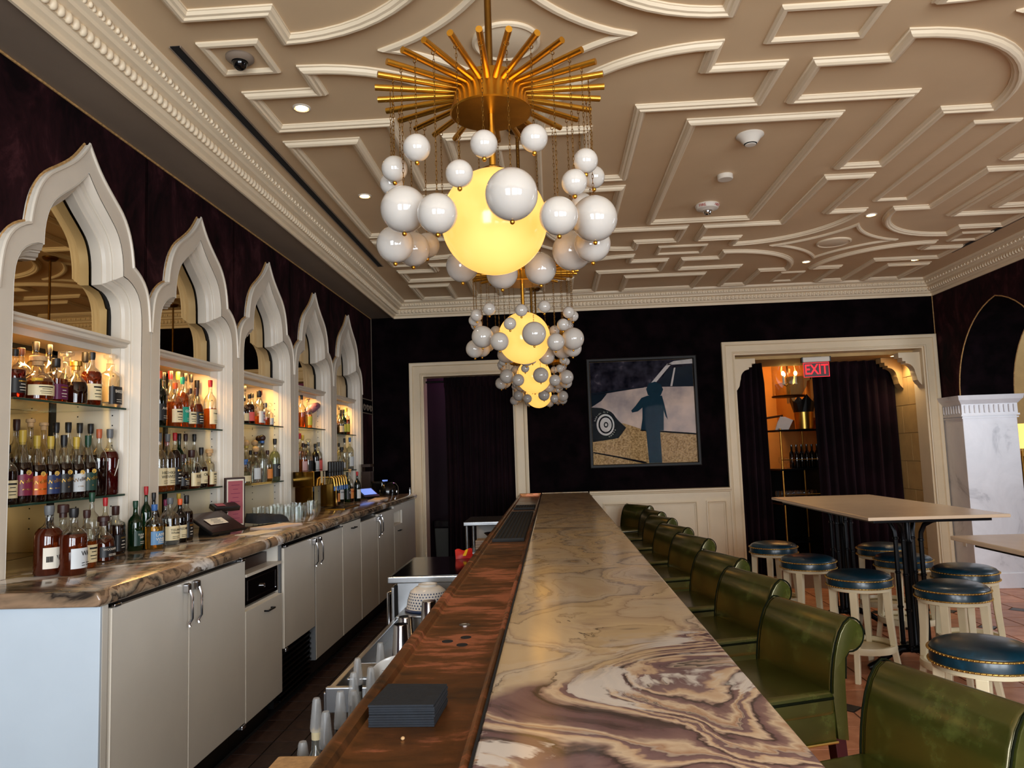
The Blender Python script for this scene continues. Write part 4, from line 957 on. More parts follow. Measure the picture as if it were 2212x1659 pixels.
# bay (-1: counter), x, y, z, height, radius, shape, contents, fill, stopper, label, print
BOTTLES = [
    (0, -2.18, 2.888, 1.885, 0.202, 0.04, 'tall', 'red', 0.62, 'cap_black', 'lb_black', None),
    (0, -2.18, 3.025, 1.885, 0.187, 0.062, 'squat', 'whiskey', 0.5, 'cork', 'lb_cream', None),
    (0, -2.18, 3.14, 1.885, 0.195, 0.042, 'square', 'whiskey', 0.62, 'cap_black', 'lb_purple', None),
    (0, -2.18, 3.279, 1.885, 0.196, 0.05, 'squat', 'dark', 0.62, 'gold', None, None),
    (0, -2.18, 3.395, 1.885, 0.256, 0.043, 'tall', 'whiskey', 0.68, 'cap_black', 'lb_cream', None),
    (0, -2.18, 3.546, 1.885, 0.257, 0.046, 'square', 'clear_liquid', 0.12, 'clear', 'lb_black', 'BAKER'),
    (0, -2.278, 3.056, 1.885, 0.234, 0.04, 'tall', 'gold_liquid', 0.5, 'cap_brown', None, None),
    (0, -2.278, 3.145, 1.885, 0.275, 0.04, 'tall', 'amber', 0.3, 'cap_black', 'lb_yellow', None),
    (0, -2.278, 3.232, 1.885, 0.292, 0.038, 'tall', 'gold_liquid', 0.4, 'cap_black', None, None),
    (0, -2.278, 3.356, 1.885, 0.271, 0.04, 'decanter', 'gold_liquid', 0.5, 'clear', None, None),
    (0, -2.278, 3.495, 1.885, 0.274, 0.036, 'square', 'amber', 0.5, 'cap_black', None, None),
    (0, -2.18, 2.86, 1.46, 0.235, 0.038, 'tall', 'dark', 0.6, 'cap_black', 'lb_cream', None),
    (0, -2.18, 2.946, 1.46, 0.297, 0.039, 'weller', 'dark', 0.6, 'cap_gold', 'lb_maroon', 'Weller'),
    (0, -2.18, 3.032, 1.46, 0.277, 0.039, 'weller', 'dark', 0.6, 'cap_gold', 'lb_orange', 'Weller'),
    (0, -2.18, 3.119, 1.46, 0.276, 0.039, 'weller', 'dark', 0.6, 'cap_gold', 'lb_navy', 'Weller'),
    (0, -2.18, 3.206, 1.46, 0.283, 0.039, 'weller', 'dark', 0.6, 'cap_black', 'lb_black', 'Weller'),
    (0, -2.18, 3.293, 1.46, 0.276, 0.039, 'weller', 'dark', 0.6, 'cap_gold', 'lb_silver', 'Weller'),
    (0, -2.18, 3.379, 1.46, 0.285, 0.039, 'weller', 'dark', 0.6, 'cap_green', 'lb_green', 'Weller'),
    (0, -2.18, 3.463, 1.46, 0.317, 0.036, 'tall', 'dark', 0.55, 'cap_copper', None, None),
    (0, -2.18, 3.55, 1.46, 0.32, 0.042, 'tall', 'red', 0.7, 'cap_grey', None, '//'),
    (0, -2.278, 3.04, 1.46, 0.35, 0.038, 'tall', 'gold_liquid', 0.4, 'cap_brown', 'lb_yellow', None),
    (0, -2.278, 3.125, 1.46, 0.351, 0.038, 'tall', 'gold_liquid', 0.5, 'cork', 'lb_yellow', None),
    (0, -2.278, 3.21, 1.46, 0.338, 0.038, 'tall', 'amber', 0.5, 'cork', None, None),
    (0, -2.278, 3.294, 1.46, 0.346, 0.038, 'tall', 'amber', 0.4, 'cap_black', 'lb_cream', None),
    (0, -2.278, 3.379, 1.46, 0.35, 0.038, 'tall', 'dark', 0.5, 'cap_black', None, None),
    (0, -2.278, 3.464, 1.46, 0.35, 0.038, 'tall', 'dark', 0.6, 'cap_black', None, None),
    (0, -2.278, 3.549, 1.46, 0.349, 0.038, 'tall', 'dark', 0.6, 'cap_black', None, None),
    (1, -2.18, 4.009, 1.81, 0.308, 0.036, 'tall', 'deep_green', 0.75, 'cap_orange', 'lb_black', 'Ardb'),
    (1, -2.18, 4.18, 1.81, 0.257, 0.04, 'tall', 'amber', 0.6, 'cap_orange', 'lb_cream', None),
    (1, -2.18, 4.265, 1.81, 0.299, 0.036, 'tall', 'amber', 0.75, 'lb_teal', 'lb_teal', 'GLEN'),
    (1, -2.18, 4.355, 1.81, 0.239, 0.037, 'tall', 'amber', 0.5, 'cap_brown', 'lb_cream', None),
    (1, -2.18, 4.44, 1.81, 0.249, 0.04, 'weller', 'whiskey', 0.65, 'cap_brown', 'lb_black', None),
    (1, -2.18, 4.624, 1.81, 0.315, 0.038, 'tall', 'amber', 0.45, 'cap_red', 'lb_cream', "Dewar's"),
    (1, -2.278, 4.23, 1.81, 0.327, 0.036, 'tall', 'gold_liquid', 0.5, 'cap_black', None, None),
    (1, -2.278, 4.311, 1.81, 0.344, 0.036, 'tall', 'amber', 0.5, 'cap_red', None, None),
    (1, -2.278, 4.399, 1.81, 0.351, 0.034, 'tall', 'gold_liquid', 0.5, 'cap_gold', None, None),
    (1, -2.278, 4.489, 1.81, 0.355, 0.036, 'tall', 'gold_liquid', 0.4, 'cap_black', 'lb_cream', None),
    (1, -2.278, 4.567, 1.81, 0.354, 0.034, 'tall', 'gold_liquid', 0.4, 'cap_black', None, None),
    (1, -2.278, 4.645, 1.81, 0.32, 0.036, 'square', 'amber', 0.5, 'cap_black', 'lb_black', None),
    (1, -2.18, 4.011, 1.448, 0.322, 0.04, 'tall', 'amber', 0.35, 'cap_grey', 'lb_cream', 'HIGH\nWEST'),
    (1, -2.18, 4.1, 1.448, 0.321, 0.04, 'tall', 'amber', 0.35, 'cap_grey', 'lb_cream', 'HIGH\nWEST'),
    (1, -2.18, 4.182, 1.448, 0.329, 0.034, 'tall', 'dark', 0.75, 'cap_red', 'lb_black', None),
    (1, -2.18, 4.271, 1.448, 0.201, 0.038, 'squat', 'dark', 0.6, 'cap_brown', 'lb_black', None),
    (1, -2.18, 4.382, 1.448, 0.23, 0.046, 'square', 'whiskey', 0.3, 'cap_brown', 'lb_cream', 'RUSS'),
    (1, -2.18, 4.505, 1.448, 0.246, 0.038, 'weller', 'dark', 0.55, 'cap_black', 'lb_cream', 'Old'),
    (1, -2.18, 4.614, 1.448, 0.232, 0.04, 'square', 'whiskey', 0.35, 'cork', 'lb_cream', None),
    (1, -2.278, 4.422, 1.448, 0.335, 0.034, 'tall', 'green', 0.6, 'cap_black', None, None),
    (1, -2.278, 4.501, 1.448, 0.368, 0.036, 'tall', 'clear_liquid', 0.4, 'cap_brown', None, None),
    (1, -2.278, 4.614, 1.448, 0.374, 0.034, 'tall', 'clear_liquid', 0.4, 'cap_black', None, None),
    (2, -2.278, 5.386, 1.865, 0.317, 0.034, 'tall', 'amber', 0.5, 'cap_black', None, None),
    (2, -2.278, 5.526, 1.865, 0.249, 0.036, 'tall', 'gold_liquid', 0.5, 'cap_black', None, None),
    (2, -2.278, 5.693, 1.865, 0.286, 0.036, 'tall', 'gold_liquid', 0.4, 'cap_brown', None, None),
    (2, -2.18, 5.144, 1.865, 0.184, 0.034, 'tall', 'dark', 0.6, 'cap_black', 'lb_cream', None),
    (2, -2.18, 5.236, 1.865, 0.215, 0.036, 'tall', 'dark', 0.72, 'cap_black', 'lb_coral', None),
    (2, -2.18, 5.416, 1.865, 0.255, 0.04, 'square', 'amber', 0.3, 'cap_black', 'lb_silver', 'kj'),
    (2, -2.18, 5.535, 1.865, 0.173, 0.034, 'square', 'amber', 0.4, 'cap_grey', None, None),
    (2, -2.18, 5.629, 1.865, 0.151, 0.026, 'square', 'amber', 0.3, 'clear', 'lb_silver', None),
    (2, -2.278, 5.337, 1.44, 0.372, 0.036, 'ball', 'gold_liquid', 0.6, 'cap_brown', None, None),
    (2, -2.278, 5.417, 1.44, 0.33, 0.036, 'ball', 'clear_liquid', 0.6, 'cap_gold', None, None),
    (2, -2.278, 5.495, 1.44, 0.24, 0.034, 'tall', 'gold_liquid', 0.6, 'cap_black', None, None),
    (2, -2.278, 5.574, 1.44, 0.332, 0.036, 'ball', 'clear_liquid', 0.6, 'cap_gold', None, None),
    (2, -2.278, 5.652, 1.44, 0.379, 0.034, 'ball', 'pale_green', 0.6, 'cap_green', None, None),
    (2, -2.278, 5.732, 1.44, 0.33, 0.038, 'tall', 'pale_green', 0.7, 'cap_black', 'lb_black', 'C'),
    (2, -2.18, 5.164, 1.44, 0.17, 0.04, 'squat', 'pale_green', 0.6, 'cap_blue', 'lb_cream', None),
    (2, -2.18, 5.352, 1.44, 0.268, 0.036, 'ball', 'clear_liquid', 0.6, 'cap_brown', 'lb_silver', None),
    (2, -2.18, 5.475, 1.44, 0.374, 0.036, 'ball', 'clear_liquid', 0.6, 'cap_blue', None, None),
    (2, -2.18, 5.577, 1.44, 0.237, 0.038, 'tall', 'gold_liquid', 0.5, 'cap_brown', 'lb_art', None),
    (2, -2.18, 5.73, 1.44, 0.328, 0.04, 'tall', 'pale_green', 0.75, 'cap_black', 'lb_black', 'G'),
    (3, -2.18, 6.358, 1.875, 0.305, 0.036, 'tall', 'amber', 0.5, 'cap_black', None, None),
    (3, -2.18, 6.529, 1.875, 0.261, 0.036, 'tall', 'gold_liquid', 0.5, 'cork', 'lb_yellow', None),
    (3, -2.278, 6.46, 1.875, 0.275, 0.034, 'tall', 'gold_liquid', 0.5, 'cork', None, None),
    (3, -2.278, 6.593, 1.475, 0.359, 0.034, 'tall', 'amber', 0.6, 'cap_red', None, None),
    (3, -2.278, 6.669, 1.475, 0.345, 0.034, 'tall', 'gold_liquid', 0.6, 'cap_gold', None, None),
    (3, -2.278, 6.747, 1.475, 0.265, 0.036, 'tall', 'clear_liquid', 0.6, 'cap_black', 'lb_pink', None),
    (3, -2.278, 6.825, 1.475, 0.286, 0.034, 'tall', 'dark', 0.5, 'cap_grey', 'lb_black', None),
    (3, -2.18, 6.392, 1.475, 0.266, 0.036, 'tall', 'amber', 0.5, 'cap_brown', 'lb_pink', None),
    (3, -2.18, 6.526, 1.475, 0.277, 0.04, 'weller', 'clear_liquid', 0.6, 'clear', 'lb_black', None),
    (3, -2.18, 6.72, 1.475, 0.264, 0.036, 'tall', 'black_glass', 0.9, 'cap_black', 'lb_silver', None),
    (3, -2.18, 6.818, 1.475, 0.278, 0.034, 'tall', 'amber', 0.5, 'cap_grey', 'lb_coral', None),
    (4, -2.278, 7.838, 1.845, 0.332, 0.034, 'tall', 'amber', 0.5, 'cap_black', None, None),
    (4, -2.278, 7.914, 1.845, 0.275, 0.034, 'tall', 'black_glass', 0.7, 'cap_black', None, None),
    (4, -2.18, 7.544, 1.845, 0.213, 0.038, 'tall', 'dark', 0.5, 'cap_black', 'lb_cream', None),
    (4, -2.18, 7.657, 1.845, 0.26, 0.034, 'tall', 'green', 0.5, 'cap_black', 'lb_yellow', None),
    (4, -2.18, 7.772, 1.845, 0.284, 0.036, 'tall', 'amber', 0.6, 'cap_gold', 'lb_yellow', None),
    (4, -2.278, 7.816, 1.475, 0.285, 0.034, 'tall', 'clear_liquid', 0.6, 'cap_black', 'lb_cream', None),
    (4, -2.18, 7.578, 1.475, 0.233, 0.038, 'squat', 'clear_liquid', 0.6, 'cap_black', 'lb_silver', None),
    (4, -2.18, 7.686, 1.475, 0.33, 0.036, 'tall', 'clear_liquid', 0.6, 'cap_black', None, None),
    (4, -2.18, 7.89, 1.475, 0.378, 0.04, 'tall', 'clear_liquid', 0.75, 'cap_blue', 'lb_silver', None),
    (-1, -1.99, 2.848, 1.184, 0.268, 0.05, 'tall', 'whiskey', 0.72, 'cap_grey', 'lb_silver', '|||'),
    (-1, -1.88, 2.833, 1.184, 0.255, 0.048, 'tall', 'whiskey', 0.66, 'cap_black', 'lb_silver', 'WA'),
    (-1, -2.04, 3.005, 1.184, 0.258, 0.041, 'squat', 'whiskey', 0.45, 'cap_brown', None, None),
    (-1, -1.94, 3.008, 1.184, 0.236, 0.039, 'tall', 'amber', 0.5, 'cap_brown', 'lb_cream', None),
    (-1, -1.99, 3.204, 1.184, 0.191, 0.046, 'squat', 'whiskey', 0.62, 'cap_brown', 'lb_black', 'WOODFORD'),
    (-1, -2.05, 3.312, 1.184, 0.271, 0.029, 'tall', 'amber', 0.4, 'cap_red', None, None),
    (-1, -2.07, 3.244, 1.184, 0.299, 0.034, 'tall', 'clear_liquid', 0.5, 'cap_green', None, None),
    (-1, -2.09, 3.459, 1.184, 0.224, 0.039, 'square', 'dark', 0.7, 'cap_brown', 'lb_black', None),
    (-1, -2.051, 3.654, 1.184, 0.306, 0.027, 'tall', 'green', 0.6, 'cap_red', None, None),
    (-1, -2.052, 3.562, 1.184, 0.24, 0.034, 'tall', 'green', 0.5, 'cap_green', 'lb_green', 'TULLAM\nDEW'),
    (-1, -2.05, 3.725, 1.184, 0.271, 0.028, 'tall', 'black_glass', 0.8, 'cap_black', None, None),
    (-1, -1.987, 3.617, 1.184, 0.217, 0.041, 'tall', 'gold_liquid', 0.55, 'cap_blue', 'lb_blue', 'LAMB\nWHIS'),
    (-1, -2.049, 3.841, 1.184, 0.228, 0.029, 'tall', 'dark', 0.6, 'cap_purple', None, None),
    (-1, -1.994, 3.782, 1.184, 0.24, 0.045, 'tall', 'clear_liquid', 0.4, 'cap_grey', 'lb_cream', 'TEELING\nWhiskey'),
    (-1, -2.14, 4.026, 1.184, 0.222, 0.03, 'tall', 'dark', 0.6, 'cap_purple', None, None),
    (-1, -1.993, 3.882, 1.184, 0.228, 0.034, 'tall', 'black_glass', 0.75, 'cap_orange', 'lb_cream', 'REDBR'),
    (-1, -2.14, 4.153, 1.184, 0.245, 0.031, 'tall', 'clear_liquid', 0.5, 'cap_gold', 'lb_cream', None),
    (-1, -2.01, 3.987, 1.184, 0.241, 0.03, 'square', 'dark', 0.75, 'cap_black', 'lb_black', None),
    (-1, -2.03, 6.564, 1.184, 0.204, 0.025, 'tall', 'green', 0.7, 'cap_black', 'lb_yellow', None),
    (-1, -2.0, 6.618, 1.184, 0.209, 0.029, 'tall', 'deep_green', 0.8, 'cap_black', 'lb_black', None),
    (-1, -1.97, 6.675, 1.184, 0.248, 0.029, 'tall', 'deep_green', 0.8, 'cap_red', 'lb_art', None),
    (-1, -2.008, 6.923, 1.184, 0.301, 0.032, 'tall', 'deep_green', 0.8, 'cap_grey', 'lb_silver', 'BRAN'),
    (-1, -1.952, 6.962, 1.184, 0.281, 0.03, 'tall', 'green', 0.7, 'cap_black', 'lb_black', 'G'),
    (-1, -1.945, 7.031, 1.184, 0.305, 0.033, 'tall', 'dark', 0.5, 'cork', 'lb_art', 'AVER'),
    (-1, -1.884, 7.065, 1.184, 0.281, 0.031, 'tall', 'deep_green', 0.6, 'cap_red', 'lb_silver', None),
    (-1, -2.11, 7.213, 1.184, 0.245, 0.027, 'tall', 'dark', 0.6, 'cap_black', 'lb_pink', None),
]
# ============================================================ back counter and its cabinets
CX, CY0, CY1, CZ = -1.523, 2.438, 8.22, 1.184
prof = [(-2.120, CZ - 0.052), (CX - 0.006, CZ - 0.052), (CX, CZ - 0.046), (CX + 0.003, CZ - 0.026), (CX - 0.006, CZ - 0.008), (CX - 0.022, CZ), (-2.120, CZ)]
ct = MB().prism(prof, CY0, CY1, 'y').build('back_counter', 'counter_marble', smooth=0.9, bevel=0.008, bseg=3)
tag(ct, 'long brown veined stone worktop running along the niches', 'counter')
FX_ = -1.555        # carcass front
def door(parent, y0, y1, z0, z1, handle=None, pull=None, mat='laminate', edge=True):
    d_ = MB().box(FX_, FX_ + 0.022, y0 + 0.003, y1 - 0.003, z0, z1).build('door', mat, parent, bevel=0.002)
    MB().box(FX_ + 0.001, FX_ + 0.0228, y0 + 0.0022, y0 + 0.0032, z0, z1).build('door_edge', 'paint_white', d_)
    x = FX_ + 0.022
    if handle:
        h = MB(); y = handle
        h.box(x, x + 0.028, y - 0.013, y + 0.013, z1 - 0.042, z1 - 0.004)
        hh = h.build('latch', 'chrome', d_, bevel=0.008, bseg=3)
        MB().tube([(x + 0.026, y, z1 - 0.03), (x + 0.036, y, z1 - 0.06), (x + 0.036, y, z1 - 0.145), (x + 0.022, y, z1 - 0.165), (x + 0.026, y, z1 - 0.178)], [0.008, 0.006, 0.0055, 0.0055, 0.007], 8).build('lever', 'chrome', d_, smooth=True)
    if pull:
        py, pz = pull
        MB().tube([(x, py - 0.045, pz), (x + 0.022, py - 0.045, pz), (x + 0.022, py + 0.045, pz), (x, py + 0.045, pz)], 0.005, 6).build('pull', 'black_metal', d_)
    return d_
def carcass(parent, y0, y1, z0, z1, toe=True, x1=FX_):
    MB().box(-2.10, x1, y0, y1, z0, z1).build('carcass', 'black_plastic', parent)
    if toe: MB().box(-2.10, FX_ - 0.06, y0, y1, AISLE, z0).build('toe_kick', 'black_plastic', parent)
def cab(name, label): return thing(name, label, 'cabinet', (0, 0, 0), 0, 'cabinets under the back counter')
e = tag(MB().box(-2.10, FX_ + 0.02, 2.462, 2.474, AISLE, 1.13).build('end_panel', 'laminate_day_tint', bevel=0.002), 'pale scuffed end panel closing the back counter, daylight blue put into its colour', 'panel')
MB().box(FX_ - 0.004, FX_ + 0.020, 2.475, 2.508, AISLE, 1.13).build('stile', 'laminate', e, bevel=0.002)
MB().box(FX_ - 0.03, FX_ + 0.005, 2.509, 2.522, AISLE + 0.05, 1.12).build('gap_strip', 'black_void', e)
c1 = cab('cooler_cabinet', 'double-door cooler cabinet with chrome levers nearest the pale end panel')
carcass(c1, 2.523, 3.634, 0.33, 1.13)
door(c1, 2.523, 3.066, 0.345, 1.112, 3.025); door(c1, 3.068, 3.634, 0.345, 1.112, 3.105)
for y in (2.55, 3.60): MB().box(FX_, FX_ + 0.03, y - 0.02, y + 0.02, 1.113, 1.124).build('hinge', 'chrome', c1, bevel=0.003)
MB().box(FX_, FX_ + 0.03, 3.58, 3.625, 0.325, 0.343).build('hinge', 'chrome', c1, bevel=0.003)
c2 = cab('drawer_cabinet', 'narrow cabinet with an open cubby and black lock drawer above its door')
MB().box(-2.10, FX_, 3.638, 4.130, 0.33, 0.875).box(-2.10, FX_, 3.638, 3.650, 0.875, 1.13).box(-2.10, FX_, 4.118, 4.130, 0.875, 1.13).box(-2.10, -2.08, 3.65, 4.118, 0.875, 1.13).build('carcass', 'laminate', c2)
MB().box(-2.10, FX_ - 0.06, 3.638, 4.13, AISLE, 0.33).build('toe_kick', 'black_plastic', c2)
MB().box(-2.05, FX_ + 0.022, 3.650, 4.118, 1.028, 1.042).build('shelf', 'paint_white', c2)
MB().box(FX_ - 0.01, FX_ + 0.006, 3.66, 4.108, 0.885, 1.026).build('drawer_front', 'black_gloss', c2, bevel=0.003)
MB().sweep([(3.70, 0.905), (4.075, 0.905), (4.075, 1.005), (3.70, 1.005)], [(0, 0.006), (0, 0.009), (0.004, 0.009), (0.004, 0.006)], lambda u, v, d: (FX_ + d, u, v), True).build('drawer_line', 'chrome', c2)
MB().lathe([(0.012, 0), (0.012, 0.012), (0.006, 0.014), (1e-6, 0.014)], 16, (FX_ + 0.006, 3.885, 0.95), 'x').build('lock', 'chrome', c2, smooth=0.5)
door(c2, 3.638, 4.130, 0.335, 0.865, None, (3.92, 0.82))
MB().box(-1.95, FX_ - 0.05, 3.68, 4.09, 1.0425, 1.10).build('box_lining', 'dark_wood', c2)
c3 = cab('refrigerator_cabinet', 'cooler cabinet with a short door over a black louvred grille')
MB().box(-2.10, FX_ - 0.03, 4.136, 5.322, 0.24, 1.13).build('carcass', 'black_plastic', c3)
MB().box(FX_ - 0.02, FX_ + 0.01, 4.132, 4.155, 0.34, 1.13).build('stile', 'cap_grey', c3)
door(c3, 4.160, 4.700, 0.555, 1.105, 4.655); door(c3, 4.712, 5.318, 0.345, 1.105, 4.757)
MB().box(FX_ - 0.015, FX_ + 0.021, 4.702, 4.711, 0.345, 1.10).build('door_side', 'cap_grey', c3)
for i in range(9):
    z = 0.26 + i * 0.031
    MB().box(FX_ - 0.03, FX_ - 0.004, 4.165, 4.695, z, z + 0.012).build('louvre', 'black_metal', c3, bevel=0.002)
MB().box(FX_, FX_ + 0.03, 4.17, 4.21, 1.107, 1.118).build('hinge', 'chrome', c3, bevel=0.003)
MB().box(FX_, FX_ + 0.03, 5.27, 5.31, 1.107, 1.118).build('hinge', 'chrome', c3, bevel=0.003)
MB().box(FX_, FX_ + 0.03, 4.165, 4.20, 0.535, 0.553).build('hinge', 'chrome', c3, bevel=0.003)
c4 = cab('pullout_cabinet', 'narrow tall pull-out cabinet with one small black handle, mid counter')
carcass(c4, 5.324, 5.834, 0.33, 1.13); door(c4, 5.326, 5.834, 0.345, 1.122, None, (5.60, 1.075))
c5 = cab('cooler_cabinet', 'double-door cooler cabinet with chrome levers farther down the counter')
carcass(c5, 5.838, 7.056, 0.33, 1.13); door(c5, 5.84, 6.400, 0.345, 1.090, 6.355); door(c5, 6.404, 7.054, 0.345, 1.105, 6.452)
c6 = cab('cubby_cabinet', 'small cabinet with an open white cubby at the far counter end')
MB().box(-2.10, FX_, 7.060, 7.455, 0.33, 0.945).box(-2.10, FX_, 7.060, 7.10, 0.945, 1.13).box(-2.10, FX_, 7.415, 7.455, 0.945, 1.13).box(-2.10, FX_, 7.10, 7.415, 1.065, 1.13).box(-2.10, -1.75, 7.10, 7.415, 0.945, 1.065).build('carcass', 'paint_white', c6)
MB().box(-2.10, FX_ - 0.06, 7.06, 7.455, AISLE, 0.33).build('toe_kick', 'black_plastic', c6)
door(c6, 7.06, 7.455, 0.345, 0.935, None, (7.26, 0.88))
MB().box(FX_, FX_ + 0.018, 7.062, 7.453, 1.066, 1.125).build('rail', 'laminate', c6, bevel=0.002)
c7 = tag(MB().box(-2.10, FX_ + 0.016, 7.458, 8.16, 0.335, 1.13).build('filler_panel', 'laminate', bevel=0.002), 'plain cream filler panel ending the back counter beside the curtained doorway', 'panel')
MB().box(-2.10, FX_ - 0.06, 7.458, 8.16, AISLE, 0.335).build('toe_kick', 'black_plastic', c7)

# ============================================================ bottles
SHAPES = {
    'tall': [(0.92, 0.0), (1.02, 0.02), (1.02, 0.55), (0.96, 0.61), (0.72, 0.67), (0.42, 0.71), (0.32, 0.75), (0.29, 0.92), (0.33, 0.93)],
    'weller': [(0.88, 0.0), (1.0, 0.03), (1.0, 0.44), (0.90, 0.54), (0.66, 0.62), (0.50, 0.68), (0.44, 0.74), (0.33, 0.82), (0.29, 0.91), (0.33, 0.92)],
    'squat': [(0.80, 0.0), (0.98, 0.03), (1.0, 0.22), (0.98, 0.42), (0.82, 0.55), (0.52, 0.62), (0.33, 0.67), (0.31, 0.82), (0.36, 0.83)],
    'square': [(0.86, 0.0), (0.93, 0.02), (0.93, 0.58), (0.85, 0.64), (0.55, 0.69), (0.36, 0.72), (0.34, 0.84), (0.39, 0.85)],
    'decanter': [(0.75, 0.0), (1.0, 0.05), (1.0, 0.36), (0.78, 0.50), (0.42, 0.58), (0.34, 0.66), (0.34, 0.76), (0.44, 0.78)],
    'ball': [(0.85, 0.0), (1.0, 0.03), (1.0, 0.42), (0.85, 0.54), (0.50, 0.62), (0.36, 0.68), (0.34, 0.78), (0.40, 0.79)],
}
SHW = {'tall': 'round-shouldered', 'weller': 'sloping', 'squat': 'squat', 'square': 'square', 'decanter': 'stoppered', 'ball': 'ball-topped'}
LQW = {'amber': 'amber', 'whiskey': 'brown', 'red': 'red', 'dark': 'dark brown', 'gold_liquid': 'golden', 'clear_liquid': 'clear', 'green': 'green', 'deep_green': 'dark green', 'pale_green': 'pale', 'black_glass': 'black'}
CPW = {'cork': 'cork stopper', 'clear': 'glass stopper', 'gold': 'gold stopper', 'lb_teal': 'teal cap'}
LBW = {'lb_art': 'orange picture', 'lb_silver': 'pale grey', 'lb_cream': 'cream'}
BAYW = ['niche at counter end', 'second niche', 'third niche', 'niche behind taps', 'niche by back wall']
def split_prof(pr, lev):
    lo, hi = [], []
    for i, (r_, h) in enumerate(pr):
        if h <= lev: lo.append((r_, h))
        else:
            if not hi:
                r0, h0 = pr[i - 1]; t_ = (lev - h0) / (h - h0); rr_ = r0 + (r_ - r0) * t_
                lo.append((rr_, lev)); hi.append((rr_, lev))
            hi.append((r_, h))
    return lo, hi
seen_labels = {}
def bottle(bay, x, y, z, H_, R_, kind, liq, fill, cap, lab, txt):
    if bay >= 0: H_ = min(H_, (SHELVES[bay][0] - 0.022 if z < 1.7 else 2.165) - z - (0.02 if kind == 'ball' else 0.006))
    if bay >= 0: y = min(max(y, BAY[bay] - 0.388 + R_ * 1.07), BAY[bay] + 0.388 - R_ * 1.07)
    pr = [(r_ * R_, h * H_) for r_, h in SHAPES[kind]]
    sq = 5.0 if kind == 'square' else None
    near = y < 5.0
    words = '%s %s bottle' % (SHW[kind], LQW[liq]); capw = CPW.get(cap) or cap.replace('cap_', '') + ' cap'
    words += ' with ' + capw
    if lab: words += ', ' + LBW.get(lab, lab.replace('lb_', '')) + ' label'
    lev = None
    if bay >= 0:
        up = z > 1.7
        words += (', upper shelf, ' if up else ', lower shelf, ') + BAYW[bay]
        if x < -2.25: words += ', behind'
    else:
        words += ', on the counter ' + ('by the end panel' if y < 3.1 else 'near the register' if y < 5 else 'beside the taps')
    t_ = thing('bottle', words, 'bottle', (x, y, z + 0.0004), (-0.42 if txt == 'Weller' else random.uniform(-0.45, 0.05)) if not sq else random.uniform(-0.1, 0.1), ('bottles in the ' + BAYW[bay]) if bay >= 0 else 'bottles on the back counter')
    if liq in ('black_glass', 'deep_green', 'green'): lo, hi = pr, []
    else: lo, hi = split_prof(pr, pr[-1][1] * fill)
    seg = 24 if near else 16
    MB().lathe(lo, seg, sq=sq).build('body', liq, t_, smooth=0.9)
    if hi:
        MB().lathe(hi + [], seg, sq=sq).build('neck', 'bottle_clear', t_, smooth=0.9)
    rn, hn = pr[-1]
    rc = max(rn * 1.10, 0.0105)
    if kind == 'ball':
        MB().lathe([(rc, hn - 0.004), (rc, hn + 0.012), (rc * 0.8, hn + 0.014)], 14).build('collar', cap, t_, smooth=0.5)
        MB().sphere((0, 0, hn + 0.012 + rc * 1.35), rc * 1.6, 16, 10, 0.95).build('stopper', 'cap_brown' if cap in ('cap_green', 'cap_blue') else 'cork', t_, smooth='all')
    elif kind == 'decanter' or cap == 'clear':
        MB().lathe([(rc * 0.8, hn), (rc * 0.8, hn + 0.02), (rc * 1.6, hn + 0.028), (rc * 1.7, hn + 0.042), (rc * 0.9, hn + 0.05), (1e-6, hn + 0.052)], 14).build('stopper', 'clear_glass', t_, smooth=0.6)
    elif cap in ('cork', 'gold') or (kind == 'squat'):
        MB().lathe([(rc * 0.9, hn - 0.006), (rc * 0.9, hn + 0.012), (rc * 1.35, hn + 0.014), (rc * 1.35, H_), (rc * 1.2, H_ + 0.004), (1e-6, H_ + 0.004)], 14).build('stopper', cap, t_, smooth=0.5)
    else:
        h0 = hn - (0.12 if kind == 'weller' else 0.07) * H_ if kind in ('tall', 'weller') else hn - 0.01
        MB().lathe([(pr[-2][0] * 1.06, h0), (rc, hn - 0.004), (rc, H_ - 0.002), (rc * 0.92, H_), (1e-6, H_)], 14).build('cap', cap, t_, smooth=0.5)
    if lab:
        z0, z1 = (0.10 * H_, 0.40 * H_) if kind != 'squat' else (0.10 * H_, 0.34 * H_)
        if kind == 'square': z0, z1 = 0.06 * H_, 0.40 * H_
        ha = 1.15; n_ = 14 if near else 8
        lb = MB(); fr = 0.94 if sq else 1.0
        rad = R_ * (1.02 if kind == 'tall' else 1.0) + 0.0010
        def sk(a):
            if not sq: return rad
            return rad * 0.93 / ((abs(math.cos(a)) ** sq + abs(math.sin(a)) ** sq) ** (1 / sq)) + 0.0006
        slant = 0.055 * H_ if txt == 'Weller' else 0.0
        for i in range(n_):
            a0, a1 = -ha + 2 * ha * i / n_, -ha + 2 * ha * (i + 1) / n_
            t0, t1 = i / n_, (i + 1) / n_
            lb.quad((sk(a0) * math.cos(a0), sk(a0) * math.sin(a0), z0), (sk(a1) * math.cos(a1), sk(a1) * math.sin(a1), z0), (sk(a1) * math.cos(a1), sk(a1) * math.sin(a1), z1 + slant * (t1 - .5)), (sk(a0) * math.cos(a0), sk(a0) * math.sin(a0), z1 + slant * (t0 - .5)))
        lo_ = lb.build('label', lab, t_, smooth='all')
        dark = lab in ('lb_black', 'lb_navy', 'lb_maroon', 'lb_green', 'lb_purple', 'lb_orange', 'lb_teal', 'lb_blue')
        ink = 'paper_white' if dark else 'cap_black'
        hL = z1 - z0; zc = (z0 + z1) / 2; r2 = rad + 0.0012
        bd = None if sq else r2
        if sq: r2 = rad * 0.93 + 0.003
        F_ = lambda zz: frame_x((r2, 0, zz), (1, 0, 0))
